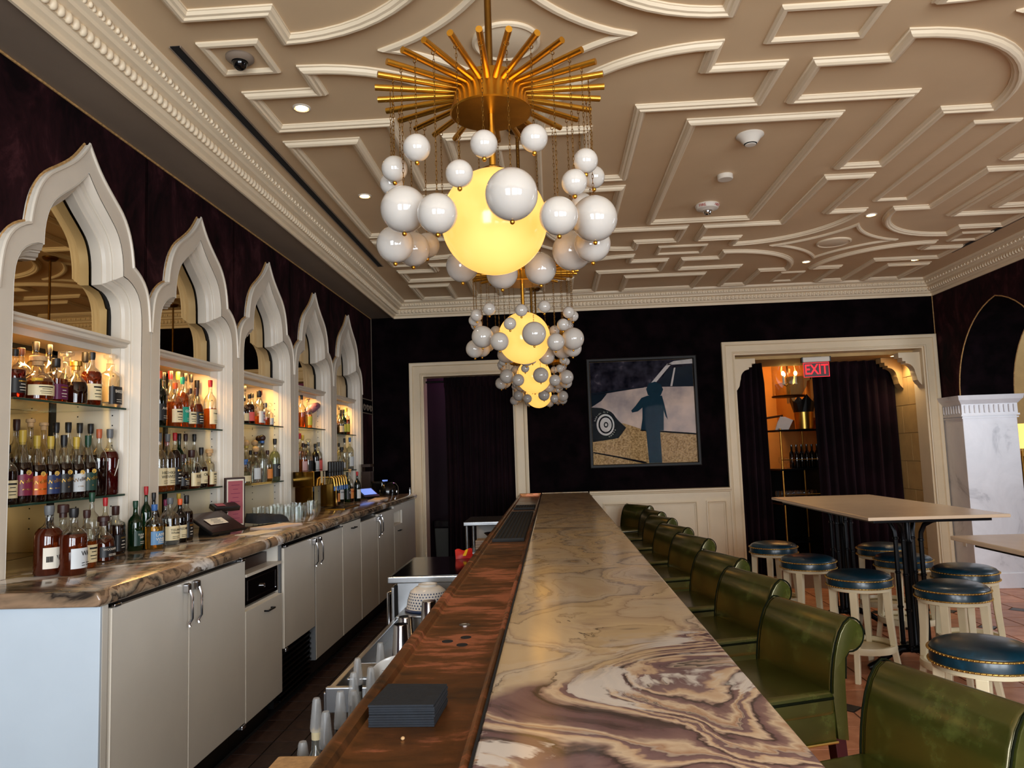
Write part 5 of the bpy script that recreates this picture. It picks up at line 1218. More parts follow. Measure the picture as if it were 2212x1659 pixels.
        if txt == 'Weller':
            letter('Weller', R_ * 0.62, 'gold' if lab != 'lb_silver' else 'brass_dark', lo_, F_(zc + hL * 0.16) @ Matrix.Rotation(0.22, 4, 'Z'), bend=bd)
            MB().lathe([(0.010, 0), (0.010, 0.0012), (0.008, 0.0012), (0.008, 0.0)], 16, (R_ + 0.0004, 0.006, z1 + 0.004), 'x').build('crest', 'gold', lo_)
            for k in range(2): letter('SINGLE BARREL' if lab == 'lb_orange' else 'FULL PROOF' if lab == 'lb_navy' else 'C.Y.P.B.' if lab == 'lb_silver' else 'ANTIQUE' if lab == 'lb_maroon' else '12', R_ * 0.2, 'gold', lo_, F_(zc - hL * (0.22 + 0.16 * k)), bend=bd) if k == 0 else None
        elif txt == '|||':
            lo_.data.materials.clear(); lo_.data.materials.append(MATS['paper_white'])
            for k in range(9): MB().box(-0.0006, 0.0006, -0.0007 - 0.0006 * (k % 2), 0.0007, -0.011, 0.011).build('bar_code', 'cap_black', lo_, loc=(r2 * math.cos(-0.9 + 0.05 * k), r2 * math.sin(-0.9 + 0.05 * k), zc - 0.004))
            letter('W', R_ * 0.5, 'cap_black', lo_, F_(zc), bend=bd)
        elif txt == 'kj':
            for k in range(3):
                letter('\u2020=' if k % 2 else 'H#', R_ * 0.55, 'cap_red', lo_, F_(zc + hL * (0.30 - 0.28 * k)), bend=bd)
        elif txt == '//': pass
        elif txt:
            ls = txt.split('\n'); mxl = max(len(s_) for s_ in ls)
            sz = min(R_ * 1.75 / mxl * 1.35, hL * 0.34)
            for k, s_ in enumerate(ls):
                letter(s_, sz, 'cap_red' if txt == 'AVER' else ink, lo_, F_(zc + hL * 0.22 - k * sz * 0.95), bend=bd)
            if near:
                for k in range(2): MB().box(-0.0004, 0.0004, -R_ * 0.45, R_ * 0.45, -0.0012, 0.0012).build('print_line', ink, lo_, loc=((r2 if sq else r2 * 0.965), 0, zc - hL * (0.24 + 0.12 * k)))
        elif near:
            for k in range(4):
                w_ = R_ * (0.5, 0.3, 0.42, 0.36)[k]
                ang = w_ / R_
                mb = MB()
                for q_ in range(6):
                    a0, a1 = -ang + 2 * ang * q_ / 6, -ang + 2 * ang * (q_ + 1) / 6
                    rr_ = (lambda a: sk(a) + 0.0006)
                    zz = zc + hL * (0.30, 0.10, -0.12, -0.30)[k]; hh = hL * (0.05, 0.025, 0.025, 0.02)[k]
                    mb.quad((rr_(a0) * math.cos(a0), rr_(a0) * math.sin(a0), zz - hh), (rr_(a1) * math.cos(a1), rr_(a1) * math.sin(a1), zz - hh), (rr_(a1) * math.cos(a1), rr_(a1) * math.sin(a1), zz + hh), (rr_(a0) * math.cos(a0), rr_(a0) * math.sin(a0), zz + hh))
                mb.build('print_line', 'gold' if (dark and k == 0) else ink, lo_)
    if txt == '//':
        MB().tube([(R_ + 0.001, -0.012, 0.09), (R_ + 0.001, 0.004, 0.13), (R_ * 0.99, 0.014, 0.17)], [0.001, 0.003, 0.0015], 5).build('feather_print', 'paper_white', t_)
    return t_
for row in BOTTLES:
    bottle(*row)
# remaining bottles standing in the back rows
kinds = ['tall', 'tall', 'weller', 'square', 'tall']; caps = ['cap_black', 'cap_brown', 'cork', 'cap_gold', 'cap_red', 'cap_grey', 'cap_copper', 'cap_green']; liqs = ['gold_liquid', 'amber', 'whiskey', 'clear_liquid', 'amber', 'dark']
labs = ['lb_cream', 'lb_yellow', 'lb_silver', 'lb_black', None, 'lb_teal', 'lb_pink', 'lb_navy']
cnt = 0
for k in range(4):
    for z in SHELVES[k]:
        used = [(r_[2], r_[5]) for r_ in BOTTLES if r_[0] == k and abs(r_[3] - z) < 1e-4 and r_[1] < -2.25]
        y = BAY[k] - 0.394 + 0.045
        while y < BAY[k] + (0.0 if k == 3 and z > 1.7 else 0.16):
            if all(abs(y - u) > R0 + 0.042 for u, R0 in used):
                cnt += 1
                bottle(k, -2.278, round(y, 3), z, 0.27 + 0.012 * (cnt * 5 % 7), 0.036, kinds[cnt % 5], liqs[cnt * 5 % 6], 0.35 + 0.05 * (cnt % 5), caps[cnt * 3 % 8], labs[cnt * 5 % 8], None)
                used.append((y, 0.036)); y += 0.082
            else: y += 0.012
# ============================================================ things on the back counter
C0 = CZ + 0.0005
# point-of-sale tablet with a receipt lying on its screen
pos = thing('tablet_register', 'slanted dark touchscreen register with a receipt lying on it', 'register', (-1.96, 4.24, C0), math.radians(-14))
def tilt_box(hx, hy, h, ang, base):
    """slab tilted about y: lower edge in front"""
    ca, sa = math.cos(ang), math.sin(ang); mb = MB(); b = len(mb.v)
    for d_ in (0, h):
        for u, v in ((-hx, -hy), (hx, -hy), (hx, hy), (-hx, hy)):
            mb.v.append((u * ca + d_ * sa, v, base - u * sa + d_ * ca))
    for q_ in ((0, 3, 2, 1), (4, 5, 6, 7), (0, 1, 5, 4), (1, 2, 6, 5), (2, 3, 7, 6), (3, 0, 4, 7)): mb.f.append(q_)
    return mb
tilt_box(0.105, 0.15, 0.014, 0.52, 0.062).build('screen_shell', 'black_plastic', pos, bevel=0.003)
tilt_box(0.100, 0.145, 0.0005, 0.52, 0.0752).build('screen', 'tablet_glass', pos).location = (0.007, 0, 0.0)
MB().prism([(-0.085, 0.0), (0.06, 0.0), (0.06, 0.010), (-0.060, 0.085), (-0.072, 0.085)], -0.05, 0.05, 'y').build('stand', 'black_plastic', pos, bevel=0.003)
rc_ = thing('receipt', 'white printed receipt on the register screen', 'receipt', (-1.96, 4.24, C0), math.radians(-14))
tilt_box(0.030, 0.075, 0.0006, 0.52, 0.0770).build('paper', 'paper_white', rc_).location = (0.012, -0.015, 0.001)
for k in range(4):
    o = tilt_box(0.002, 0.03 + 0.01 * (k % 2), 0.0003, 0.52, 0.0778).build('print_line', 'cap_grey', rc_); o.location = (0.012 + (0.012 * k - 0.018) * math.cos(.52), -0.015, 0.0012 - (0.012 * k - 0.018) * math.sin(.52))
# card reader on its stalk
cr = thing('card_reader', 'black card reader on a stalk behind the register', 'card reader', (-2.03, 4.50, C0), math.radians(-35))
MB().lathe([(0.05, 0), (0.05, 0.012), (0.018, 0.03), (0.016, 0.10), (0.022, 0.11)], 16).build('stalk', 'black_plastic', cr, smooth=0.6)
tilt_box(0.036, 0.085, 0.030, 0.35, 0.125).build('reader_body', 'black_plastic', cr, bevel=0.006)
tilt_box(0.020, 0.028, 0.0008, 0.35, 0.156).build('display', 'menu_pink', cr).location = (0.01, -0.035, 0)
# pink cocktail menu in a dark frame
mn = thing('framed_menu', 'pink cocktail menu in a dark frame leaning on the counter', 'menu', (-2.03, 4.65, C0), math.radians(-32))
fr_ = tilt_box(0.006, 0.068, 0.31, 0.0, 0.0)
MB().box(-0.010, 0.006, -0.072, 0.072, 0.0, 0.315).build('frame', 'dark_wood', mn, bevel=0.003)
MB().box(0.006, 0.0072, -0.061, 0.061, 0.012, 0.303).build('mount', 'paper_white', mn)
MB().box(0.0072, 0.0080, -0.053, 0.053, 0.022, 0.293).build('menu_sheet', 'menu_pink', mn)
for k in range(9):
    w_ = (0.030, 0.018, 0.034, 0.022, 0.030, 0.026, 0.03, 0.02, 0.03)[k]
    MB().box(0.008, 0.0085, -w_, w_, 0.265 - 0.026 * k, 0.268 - 0.026 * k).build('print_line', 'cap_purple', mn)
MB().lathe([(0.012, 0), (0.012, 0.0008), (1e-6, 0.0008)], 16, (0.0080, -0.028, 0.155), 'x').build('emblem', 'cap_purple', mn)
# folded black bar cloth
cl = MB(); N_ = 14
for i in range(N_ + 1):
    for j in range(9):
        u, v = -0.12 + 0.24 * i / N_, -0.10 + 0.20 * j / 8
        edge = min(1.0, 6 * min(1 - abs(u) / 0.12, 1 - abs(v) / 0.10) + 0.05)
        z = 0.075 * edge ** 0.5 * (1 - 0.35 * (u + 0.12) / 0.24) + 0.008 * math.sin(u * 60 + v * 25) * edge
        cl.v.append((u, v, max(z, 0.001)))
for i in range(N_):
    for j in range(8): cl.f.append((i * 9 + j, (i + 1) * 9 + j, (i + 1) * 9 + j + 1, i * 9 + j + 1))
o = cl.build('bar_cloth', 'napkin_black', None, smooth='all'); o.location = (-1.89, 4.82, C0); o.rotation_euler = (0, 0, 0.9)
tag(o, 'crumpled black bar cloth on the counter beside the pink menu', 'cloth')
def sheets(x, y, w_, d_, n_, rz, label, mat='paper_white', name='paper_stack', cat='papers'):
    t_ = thing(name, label, cat, (x, y, C0), rz)
    for k in range(n_):
        a = random.uniform(-0.06, 0.06); ca, sa = math.cos(a), math.sin(a)
        MB().prism([(u * ca - v * sa, u * sa + v * ca) for u, v in ((-w_, -d_), (w_, -d_), (w_, d_), (-w_, d_))], k * 0.003, k * 0.003 + 0.002, 'z').build('sheet', mat, t_)
sheets(-1.74, 4.60, 0.075, 0.15, 4, -0.35, 'loose sheaf of pale papers by the counter edge', 'linen_white')
sheets(-1.72, 4.27, 0.07, 0.13, 1, -0.25, 'single white sheet lying flat before the register', name='paper_sheet', cat='paper')
sheets(-1.72, 7.22, 0.06, 0.20, 3, 0.05, 'pale folded papers beyond the bottles at the far counter end', 'linen_white')
# rocks glasses
def glass_mesh():
    return MB().lathe([(0.030, 0.0), (0.034, 0.002), (0.040, 0.098), (0.0385, 0.098), (0.034, 0.014), (1e-6, 0.012)], 20).mesh('tumbler', 0.8)
gm = glass_mesh(); gm.materials.append(MATS['clear_glass'])
GL = [(-2.02, 5.00), (-2.03, 5.12), (-2.00, 5.24), (-1.94, 5.03), (-1.93, 5.14), (-1.90, 5.25), (-1.82, 4.97), (-1.72, 4.90), (-1.72, 4.99), (-1.82, 5.06), (-1.80, 5.18), (-1.86, 5.37), (-1.92, 5.46), (-2.02, 5.36), (-1.82, 5.50)]
for i, (x, y) in enumerate(GL):
    o = link('rocks_glass', gm, None, None, (x, y, C0)); o.rotation_euler = (0, 0, i)
    tag(o, 'clear rocks glass in the cluster beside the brass tap tower', 'glass', 'rocks glasses on the counter')
g2 = link('rocks_glass', gm, None, None, (-1.86, 5.66, C0)); tag(g2, 'clear rocks glass standing alone under the brass tap tower', 'glass', 'rocks glasses on the counter')

# brass draught tower with six taps
tw = thing('tap_tower', 'brass draught tower with six black-handled taps', 'tap tower', (-1.96, 6.02, C0), 0)
MB().box(-0.085, 0.085, -0.27, 0.42, 0.20, 0.318).build('header', 'brass_polished', tw, bevel=0.004)
for y in (-0.245, 0.395): MB().box(-0.070, 0.070, y - 0.022, y + 0.022, 0.0, 0.20).build('column', 'brass_polished', tw, bevel=0.003)
MB().box(0.085, 0.090, 0.0, 0.42, 0.205, 0.313).build('face_plate', 'black_gloss', tw)
MB().box(0.0855, 0.088, -0.10, -0.055, 0.22, 0.315).build('badge', 'lb_cream', tw)
for i in range(6):
    y = 0.03 + i * 0.072
    tp = MB().tube([(0.088, y, 0.262), (0.135, y, 0.262), (0.150, y, 0.250), (0.158, y, 0.185)], [0.010, 0.010, 0.009, 0.007], 10).build('spout', 'gold', tw, smooth=True)
    MB().lathe([(0.012, 0.262), (0.010, 0.30), (0.014, 0.303), (0.017, 0.32), (0.0165, 0.385), (0.010, 0.390), (1e-6, 0.390)], 12, (0.118, y, 0)).build('tap_handle', 'tap_black', tp, smooth=0.6)
    MB().lathe([(0.0085, 0.150), (0.0085, 0.186)], 10, (0.158, y, 0)).build('spout_cover', 'cap_blue', tp, smooth=0.6)
MB().box(0.10, 0.26, -0.05, 0.44, 0.0, 0.008).build('drip_tray', 'brass', tw, bevel=0.002)
grid = MB()
for i in range(12): grid.box(0.11 + i * 0.0125, 0.114 + i * 0.0125, -0.04, 0.43, 0.008, 0.010)
grid.build('drip_grille', 'black_metal', tw)
# far end of the counter
t2 = thing('tablet_register', 'small tilted register with a blue screen at the far counter end', 'register', (-1.90, 7.50, C0), math.radians(-30))
tilt_box(0.08, 0.11, 0.012, 0.6, 0.055).build('screen_shell', 'black_plastic', t2, bevel=0.003)
tilt_box(0.05, 0.09, 0.0008, 0.6, 0.068).build('screen', 'screen_blue', t2).location = (0.008, 0, 0)
MB().prism([(-0.07, 0.0), (0.05, 0.0), (0.04, 0.015), (-0.055, 0.085), (-0.07, 0.085)], -0.05, 0.05, 'y').build('stand', 'black_plastic', t2)
bx_ = thing('wooden_caddy', 'tall dark wooden caddy holding red-handled tools by the dark wall', 'caddy', (-2.02, 8.00, C0), 0)
MB().box(-0.05, 0.05, -0.07, -0.06, 0, 0.26).box(-0.05, 0.05, 0.06, 0.07, 0, 0.26).box(-0.05, -0.04, -0.06, 0.06, 0, 0.34).box(-0.05, 0.05, -0.07, 0.07, 0.31, 0.34).box(-0.05, 0.05, -0.06, 0.06, 0, 0.02).build('box', 'dark_wood', bx_)
for y, m_ in ((-0.02, 'cap_red'), (0.02, 'cap_red'), (0.04, 'steel')): MB().tube([(0.01, y, 0.025), (0.02, y, 0.20)], 0.008, 8).build('tool', m_, bx_, smooth=True)
kt = thing('espresso_machine', 'low black rounded machine with chrome knobs at the far counter end', 'machine', (-1.80, 7.98, C0), 0)
MB().lathe([(0.115, 0), (0.12, 0.03), (0.115, 0.09), (0.09, 0.13), (0.04, 0.15), (1e-6, 0.152)], 32).build('dome', 'black_gloss', kt, smooth=0.9)
MB().box(-0.16, -0.02, -0.10, 0.10, 0, 0.155).build('housing', 'black_gloss', kt, bevel=0.02, bseg=3)
MB().box(-0.05, 0.0, -0.02, 0.02, 0.155, 0.165).build('display', 'screen_blue', kt)
for a in (0.3, 1.0): MB().lathe([(0.008, 0), (0.008, 0.02), (1e-6, 0.022)], 10, (0.118 * math.cos(a), 0.118 * math.sin(a) - 0.1, 0.03)).build('knob', 'chrome', kt, smooth=0.6)
tag(MB().lathe([(0.012, 0), (0.012, 0.05), (0.008, 0.055), (0.009, 0.068), (1e-6, 0.07)], 14).build('salt_shaker', 'steel', None, smooth=0.5, loc=(-1.58, 8.10, C0)), 'small white-capped shaker at the counter end', 'shaker')
# fish-head ornament on the shelf of the fourth niche
fs = thing('fish_ornament', 'iridescent mauve fish-head ornament on a brown foot, upper shelf behind the taps', 'ornament', (-2.27, BAY[3] + 0.235, SHELVES[3][0] + 0.0005), math.radians(52))
MB().tube([(0.0, 0, 0.145), (0.02, 0, 0.16), (0.06, 0, 0.185), (0.10, 0, 0.205), (0.145, 0, 0.225), (0.165, 0, 0.232)], [0.010, 0.028, 0.044, 0.042, 0.028, 0.006], 14).build('head', 'fish', fs, smooth='all')
for s_ in (-1, 1): MB().sphere((0.095, s_ * 0.036, 0.215), 0.011, 12, 8).build('eye', 'lb_purple', fs, smooth='all')
MB().tube([(0.06, 0, 0.002), (0.055, 0, 0.07), (0.06, 0, 0.16)], [0.014, 0.008, 0.012], 10).build('post', 'cap_brown', fs, smooth='all')
MB().lathe([(0.035, 0), (0.035, 0.008), (0.014, 0.016), (1e-6, 0.016)], 20, (0.06, 0, 0)).build('foot', 'cap_brown', fs, smooth=0.6)

# ============================================================ under the bar
def unit(y0, y1, x0, x1, zt, label, open_front):
    u = thing('work_station', label, 'work station', (0, 0, 0), 0, 'stainless units under the bar')
    MB().box(x0, x1, y0, y1, zt - 0.035, zt).build('worktop', 'steel', u, bevel=0.006, bseg=3)
    if not open_front:
        MB().box(x0 + 0.02, x1 - 0.02, y0 + 0.02, y1 - 0.02, zt, zt + 0.002).build('top_sheet', 'black_gloss', u)
        MB().box(x0 + 0.045, x1 - 0.01, y0 + 0.03, y1 - 0.01, AISLE + 0.03, zt - 0.036).build('cabinet_body', 'steel', u, bevel=0.004)
        MB().box(x0 + 0.012, x0 + 0.044, y0 + 0.03, y1 - 0.02, AISLE + 0.05, zt - 0.06).build('door', 'steel', u, bevel=0.006)
        MB().tube([(x0 + 0.014, y0 + 0.10, zt - 0.09), (x0 - 0.02, y0 + 0.10, zt - 0.10), (x0 - 0.02, y0 + 0.10, zt - 0.27), (x0 + 0.014, y0 + 0.10, zt - 0.28)], 0.008, 8).build('door_handle', 'chrome', u, smooth=True)
        MB().box(x0 + 0.03, x0 + 0.05, y0 + 0.022, y0 + 0.034, AISLE + 0.05, zt - 0.05).build('gasket', 'black_void', u)
    else:
        for x in (x0 + 0.03, x1 - 0.03):
            for y in (y0 + 0.03, y1 - 0.03): MB().tube([(x, y, AISLE), (x, y, zt - 0.03)], 0.016, 10).build('leg', 'steel', u, smooth=True)
        MB().box(x0 + 0.02, x1 - 0.02, y0 + 0.02, y1 - 0.02, zt - 0.30, zt - 0.285).build('shelf', 'steel', u)
        MB().box(x0 + 0.06, x1 - 0.02, y1 - 0.03, y1 - 0.02, zt - 0.285, zt - 0.036).build('back_sheet', 'ceramic', u)
    return u
unit(4.04, 4.80, -0.92, -0.43, 0.95, 'stainless cooler with a dark polished top below the bar', False)
unit(7.12, 7.75, -0.88, -0.43, 0.95, 'open stainless table holding towels and a bowl by the curtained doorway', True)
for k in range(4):
    o = MB().box(-0.13, 0.13, -0.10, 0.10, 0, 0.022).build('folded_towel', 'linen_white', None, bevel=0.008, bseg=3, loc=(-0.66, 7.40, 0.666 + k * 0.0225))
    tag(o, 'pale folded towel in the pile on the open stainless table shelf', 'towel', 'folded towels under the bar')
tag(MB().lathe([(0.03, 0.0), (0.05, 0.004), (0.11, 0.055), (0.112, 0.06), (0.10, 0.054), (1e-6, 0.02)], 28).build('wooden_bowl', 'cap_brown', None, smooth=0.8, loc=(-0.60, 7.40, 0.7575)), 'dark wooden bowl resting on the folded towels', 'bowl')
# lower drainboard with shakers, bowl, plate
db = thing('drain_board', 'low stainless drainboard between cooler and speed rail', 'drainboard', (0, 0, 0))
MB().box(-0.86, -0.43, 2.75, 4.02, 0.68, 0.70).build('board', 'steel', db, bevel=0.004)
MB().box(-0.87, -0.845, 2.75, 4.02, 0.68, 0.75).build('splash_lip', 'steel', db, bevel=0.004)
MB().box(-0.86, -0.43, 2.74, 2.765, 0.68, 0.77).build('end_lip', 'steel', db, bevel=0.004)
for x in (-0.83, -0.47):
    for y in (2.80, 3.96): MB().tube([(x, y, AISLE), (x, y, 0.68)], 0.016, 8).build('leg', 'steel', db, smooth=True)
MB().box(-0.76, -0.44, 3.50, 3.98, 0.845, 0.855).build('raised_shelf', 'steel', db, bevel=0.003)
MB().box(-0.625, -0.44, 3.05, 3.47, 0.775, 0.785).build('raised_shelf', 'steel', db, bevel=0.003)
MB().box(-0.625, -0.615, 3.05, 3.47, 0.70, 0.775).build('bracket', 'steel', db)
for y in (3.52, 3.96): MB().box(-0.70, -0.44, y - 0.008, y + 0.008, 0.70, 0.845).build('bracket', 'steel', db)
tin = MB().lathe([(0.030, 0), (0.032, 0.004), (0.044, 0.165), (0.046, 0.17), (0.043, 0.17), (0.040, 0.15), (1e-6, 0.02)], 28).mesh('shaker_tin', 0.8); tin.materials.append(MATS['chrome'])
for i, (x, y, z, flip) in enumerate([(-0.700, 3.43, 0.7005, True), (-0.575, 3.34, 0.7855, True), (-0.500, 3.42, 0.7855, True), (-0.690, 3.28, 0.7005, True)]):
    o = link('shaker_tin', tin, None, None, (x, y, z + (0.1705 if flip else 0)));
    if flip: o.rotation_euler = (PI, 0, 0)
    tag(o, 'upturned polished steel shaker tin ' + ('low on the drainboard' if z < 0.75 else 'on the small raised shelf') + ' before the patterned bowl', 'shaker', 'steel shaker tins under the bar')
tag(MB().box(-0.05, 0.05, -0.10, 0.10, 0, 0.06).box(-0.045, 0.045, -0.095, 0.095, 0.06, 0.064).build('steel_pan', 'steel', None, bevel=0.004, loc=(-0.77, 2.98, 0.7005)), 'small stainless pan at the near end of the drainboard', 'pan')
bw = thing('mixing_bowl', 'upturned white bowl with a blue diamond pattern on the raised shelf', 'bowl', (-0.635, 3.66, 0.8560))
MB().lathe([(0.110, 0.0), (0.113, 0.005), (0.104, 0.012), (0.098, 0.05), (0.085, 0.088), (0.058, 0.108), (0.046, 0.110), (0.046, 0.120), (0.040, 0.120), (0.038, 0.112), (1e-6, 0.111)], 40).build('bowl_body', 'ceramic', bw, smooth=0.8)
MB().lathe([(0.111, 0.0), (0.1145, 0.005), (0.106, 0.011)], 40).build('rim', 'ink_blue', bw, smooth=0.9)
pt_ = MB()
for r_ in range(6):
    z = 0.020 + r_ * 0.0125; rad = 0.1045 - 0.006 * ((z - 0.012) / 0.038) if z < 0.05 else 0.098 - 0.013 * (z - 0.05) / 0.038
    rad += 0.0008
    for i in range(38):
        a = 2 * PI * (i + 0.5 * (r_ % 2)) / 38; da = 0.048; dz = 0.005
        pt_.quad((rad * math.cos(a - da), rad * math.sin(a - da), z), (rad * math.cos(a), rad * math.sin(a), z - dz), (rad * math.cos(a + da), rad * math.sin(a + da), z), (rad * math.cos(a), rad * math.sin(a), z + dz))
o = pt_.build('diamond_pattern', 'ink_blue', bw); o['kind'] = 'stuff'
pl_ = MB().lathe([(1e-6, 0.0), (0.06, 0.0), (0.10, 0.014), (0.102, 0.017), (0.06, 0.005), (1e-6, 0.004)], 36).build('plate', 'ceramic', None, smooth=0.8, loc=(-0.535, 2.48, 0.86)); pl_.rotation_euler = (math.radians(-62), 0, math.radians(18))
tag(pl_, 'white plate propped upright beside the pour-spout bottles', 'plate')
bag = MB(); 
for i in range(9):
    for j in range(7):
        u, v = i / 8, j / 6; x = -0.09 + 0.18 * u; zz = 0.10 * v; t_ = 0.022 * math.sin(PI * u) * math.sin(PI * v)
        bag.v.append((x, -t_ - 0.001, zz + 0.012 * math.sin(9 * u) * v))
for i in range(9):
    for j in range(7):
        u, v = i / 8, j / 6; x = -0.09 + 0.18 * u; t_ = 0.022 * math.sin(PI * u) * math.sin(PI * v)
        bag.v.append((x, t_ + 0.001, 0.10 * v + 0.012 * math.sin(9 * u) * v))
for s_ in (0, 63):
    for i in range(8):
        for j in range(6): bag.f.append((s_ + i * 7 + j, s_ + (i + 1) * 7 + j, s_ + (i + 1) * 7 + j + 1, s_ + i * 7 + j + 1))
bg = thing('snack_bag', 'red snack bag with a yellow stripe lying beyond the dark cooler top', 'bag', (-0.575, 4.66, 0.9525), 0.25)
o = bag.build('bag_body', 'bag_red', bg, smooth='all'); o.rotation_euler = (-0.5, 0, 0); o.scale = (0.6, 0.6, 0.6)
st_ = MB().quad((-0.02, -0.026, 0.02), (0.015, -0.026, 0.02), (0.045, -0.024, 0.09), (0.02, -0.024, 0.09)).build('stripe', 'bag_yellow', bg); st_.rotation_euler = (-0.5, 0, 0); st_.scale = (0.6, 0.6, 0.6)
# speed rail of pour bottles with clear dust caps
rail = thing('speed_rail', 'stainless speed rail hung on the service side of the bar', 'rack', (0, 0, 0))
MB().box(-0.74, -0.42, 1.60, 2.72, 0.58, 0.595).box(-0.745, -0.735, 1.60, 2.72, 0.595, 0.70).box(-0.42, -0.41, 1.60, 2.72, 0.58, 0.80).build('trough', 'steel', rail, bevel=0.003)
for y in (1.62, 2.70): MB().box(-0.41, -0.361, y - 0.02, y + 0.02, 0.60, 0.78).build('bracket', 'steel', rail)
SPT = [(-0.63, 1.83, 'bottle_clear'), (-0.62, 1.98, 'amber'), (-0.61, 2.08, 'bottle_clear'), (-0.69, 2.12, 'clear_liquid'), (-0.63, 2.29, 'dark'), (-0.69, 2.56, 'clear_liquid'), (-0.60, 2.38, 'amber'), (-0.53, 2.27, 'clear_liquid'), (-0.60, 2.18, 'dark'), (-0.63, 2.64, 'amber'), (-0.56, 2.56, 'clear_liquid'), (-0.52, 2.64, 'dark')]
for i, (x, y, m_) in enumerate(SPT):
    b_ = thing('pour_bottle', 'speed-rail bottle of %s with a %s collar under a clear dust cap' % ({'amber': 'amber spirit', 'dark': 'dark spirit'}.get(m_, 'clear spirit'), 'black' if i % 3 else 'cream'), 'bottle', (x, y, 0.5955), 0.3 * i, 'speed-rail bottles under the bar')
    s_ = 0.93 + 0.14 * ((i * 7) % 5) / 5
    MB().lathe([(0.031, 0), (0.034, 0.006), (0.034, 0.15 * s_), (0.026, 0.18 * s_), (0.015, 0.205 * s_), (0.0135, 0.26 * s_)], 18).build('body', m_ if m_ != 'bottle_clear' else 'clear_liquid', b_, smooth=0.8)
    MB().lathe([(0.0145, 0.235 * s_), (0.0150, 0.262 * s_), (1e-6, 0.263 * s_)], 14).build('collar', 'lb_black' if i % 3 else 'lb_cream', b_, smooth=0.6)
    MB().lathe([(0.0175, 0.258 * s_), (0.0185, 0.268 * s_), (0.0165, 0.290 * s_), (0.0115, 0.342 * s_), (0.009, 0.350 * s_), (1e-6, 0.352 * s_)], 16).build('dust_cap', 'cap_plastic', b_, smooth=0.8)
    MB().tube([(0, 0, 0.264 * s_), (0, 0, 0.30 * s_), (0.004, 0, 0.335 * s_)], [0.006, 0.0045, 0.003], 8).build('pour_spout', 'chrome' if i % 2 else 'cap_grey', b_, smooth=True)
tag(MB().box(-0.06, 0.06, -0.09, 0.09, 0, 0.02).build('cutting_board', 'cork', None, bevel=0.005, loc=(-0.60, 1.66, 0.90)), 'corner of a pale wooden board at the service edge', 'board')
MB().box(-0.66, -0.42, 1.585, 1.605, 0.595, 0.899).build('board_rest', 'steel', rail)
# ============================================================ framed photograph on the back wall
pc = thing('framed_picture', 'large framed car photograph with a standing shadow, on the dark back wall', 'picture', (1.06, YB, 2.02), 0)
hw = 0.635
MB().sweep([(-hw, -hw), (hw, -hw), (hw, hw), (-hw, hw)], [(0, 0), (0, 0.045), (0.008, 0.05), (0.030, 0.05), (0.036, 0.036), (0.040, 0.0)], lambda u, v, d: (u, -d, v), True).build('frame', 'matte_black', pc, smooth=0.4)
# the print: car body, street, tyre and the standing shadow as flat printed shapes
m, n, l, b = newmat('print_trees')
t = noise(n, l, 7, 5); r = ramp(n, l, t.outputs['Fac'], [(0.4, lin((16, 16, 24))), (0.62, lin((50, 48, 60))), (0.75, lin((120, 112, 118)))]); l.new(r.outputs[0], b.inputs['Base Color']); P(b, rough=0.9, spec=0.0)
m, n, l, b = newmat('print_car')
t = noise(n, l, 3, 4); r = ramp(n, l, t.outputs['Fac'], [(0.35, lin((150, 140, 140))), (0.65, lin((212, 190, 176)))]); l.new(r.outputs[0], b.inputs['Base Color']); P(b, rough=0.9, spec=0.0)
m, n, l, b = newmat('print_road')
t = noise(n, l, 60, 5, 0.7); r = ramp(n, l, t.outputs['Fac'], [(0.35, lin((120, 92, 56))), (0.65, lin((206, 172, 122)))]); l.new(r.outputs[0], b.inputs['Base Color']); P(b, rough=0.9, spec=0.0)
for nm, c in dict(print_dark=(24, 34, 44), print_shadow=(28, 52, 66), print_tyre=(22, 22, 26), print_chrome=(196, 190, 186), print_glass=(34, 42, 52)).items(): simple(nm, c, 0.9, var=0.12, scale=20, spec=0.0)
def flat(name, pts, mat, d_):
    return MB().quad(*[(u * 1.19 / 10 - 0.595, -0.010 - d_, v * 1.19 / 10 - 0.595) for u, v in pts]).build(name, mat, pic)
pic = MB().box(-0.597, 0.597, -0.010, 0.0, -0.597, 0.597).build('print', 'print_road', pc)
flat('print_trees', [(0, 6.6), (10, 6.6), (10, 10), (0, 10)], 'print_trees', 0.0004)
flat('print_body', [(0, 4.5), (0, 6.7), (2.2, 7.0), (5.4, 7.4), (10, 7.3), (10, 2.75), (4.8, 3.3), (3.2, 3.9)], 'print_car', 0.0008)
flat('print_shade', [(0, 5.6), (0, 6.8), (1.6, 6.9), (1.0, 6.2)], 'print_dark', 0.0010)
flat('print_sill', [(4.8, 3.3), (10, 2.75), (10, 2.60), (4.6, 3.15)], 'print_tyre', 0.0010)
flat('print_window', [(6.4, 7.45), (7.6, 9.1), (10, 9.4), (10, 7.3)], 'print_glass', 0.0010)
flat('print_pillar', [(5.6, 7.45), (7.55, 9.6), (8.0, 9.6), (6.1, 7.5)], 'print_chrome', 0.0014)
flat('print_roof', [(7.4, 9.45), (8.2, 9.85), (10, 10), (10, 9.55), (8.0, 9.5)], 'print_chrome', 0.0014)
flat('print_quarter_post', [(7.75, 7.4), (7.95, 7.4), (8.35, 9.2), (8.2, 9.2)], 'print_chrome', 0.0016)
flat('print_fender_edge', [(0, 6.85), (5.2, 7.35), (5.2, 7.43), (0, 6.97)], 'print_dark', 0.0016)
flat('print_crack', [(0, 1.25), (2.4, 0.75), (5.0, 0.15), (5.2, 0.0), (4.8, 0.0), (2.3, 0.62), (0, 1.12)], 'print_tyre', 0.0010)
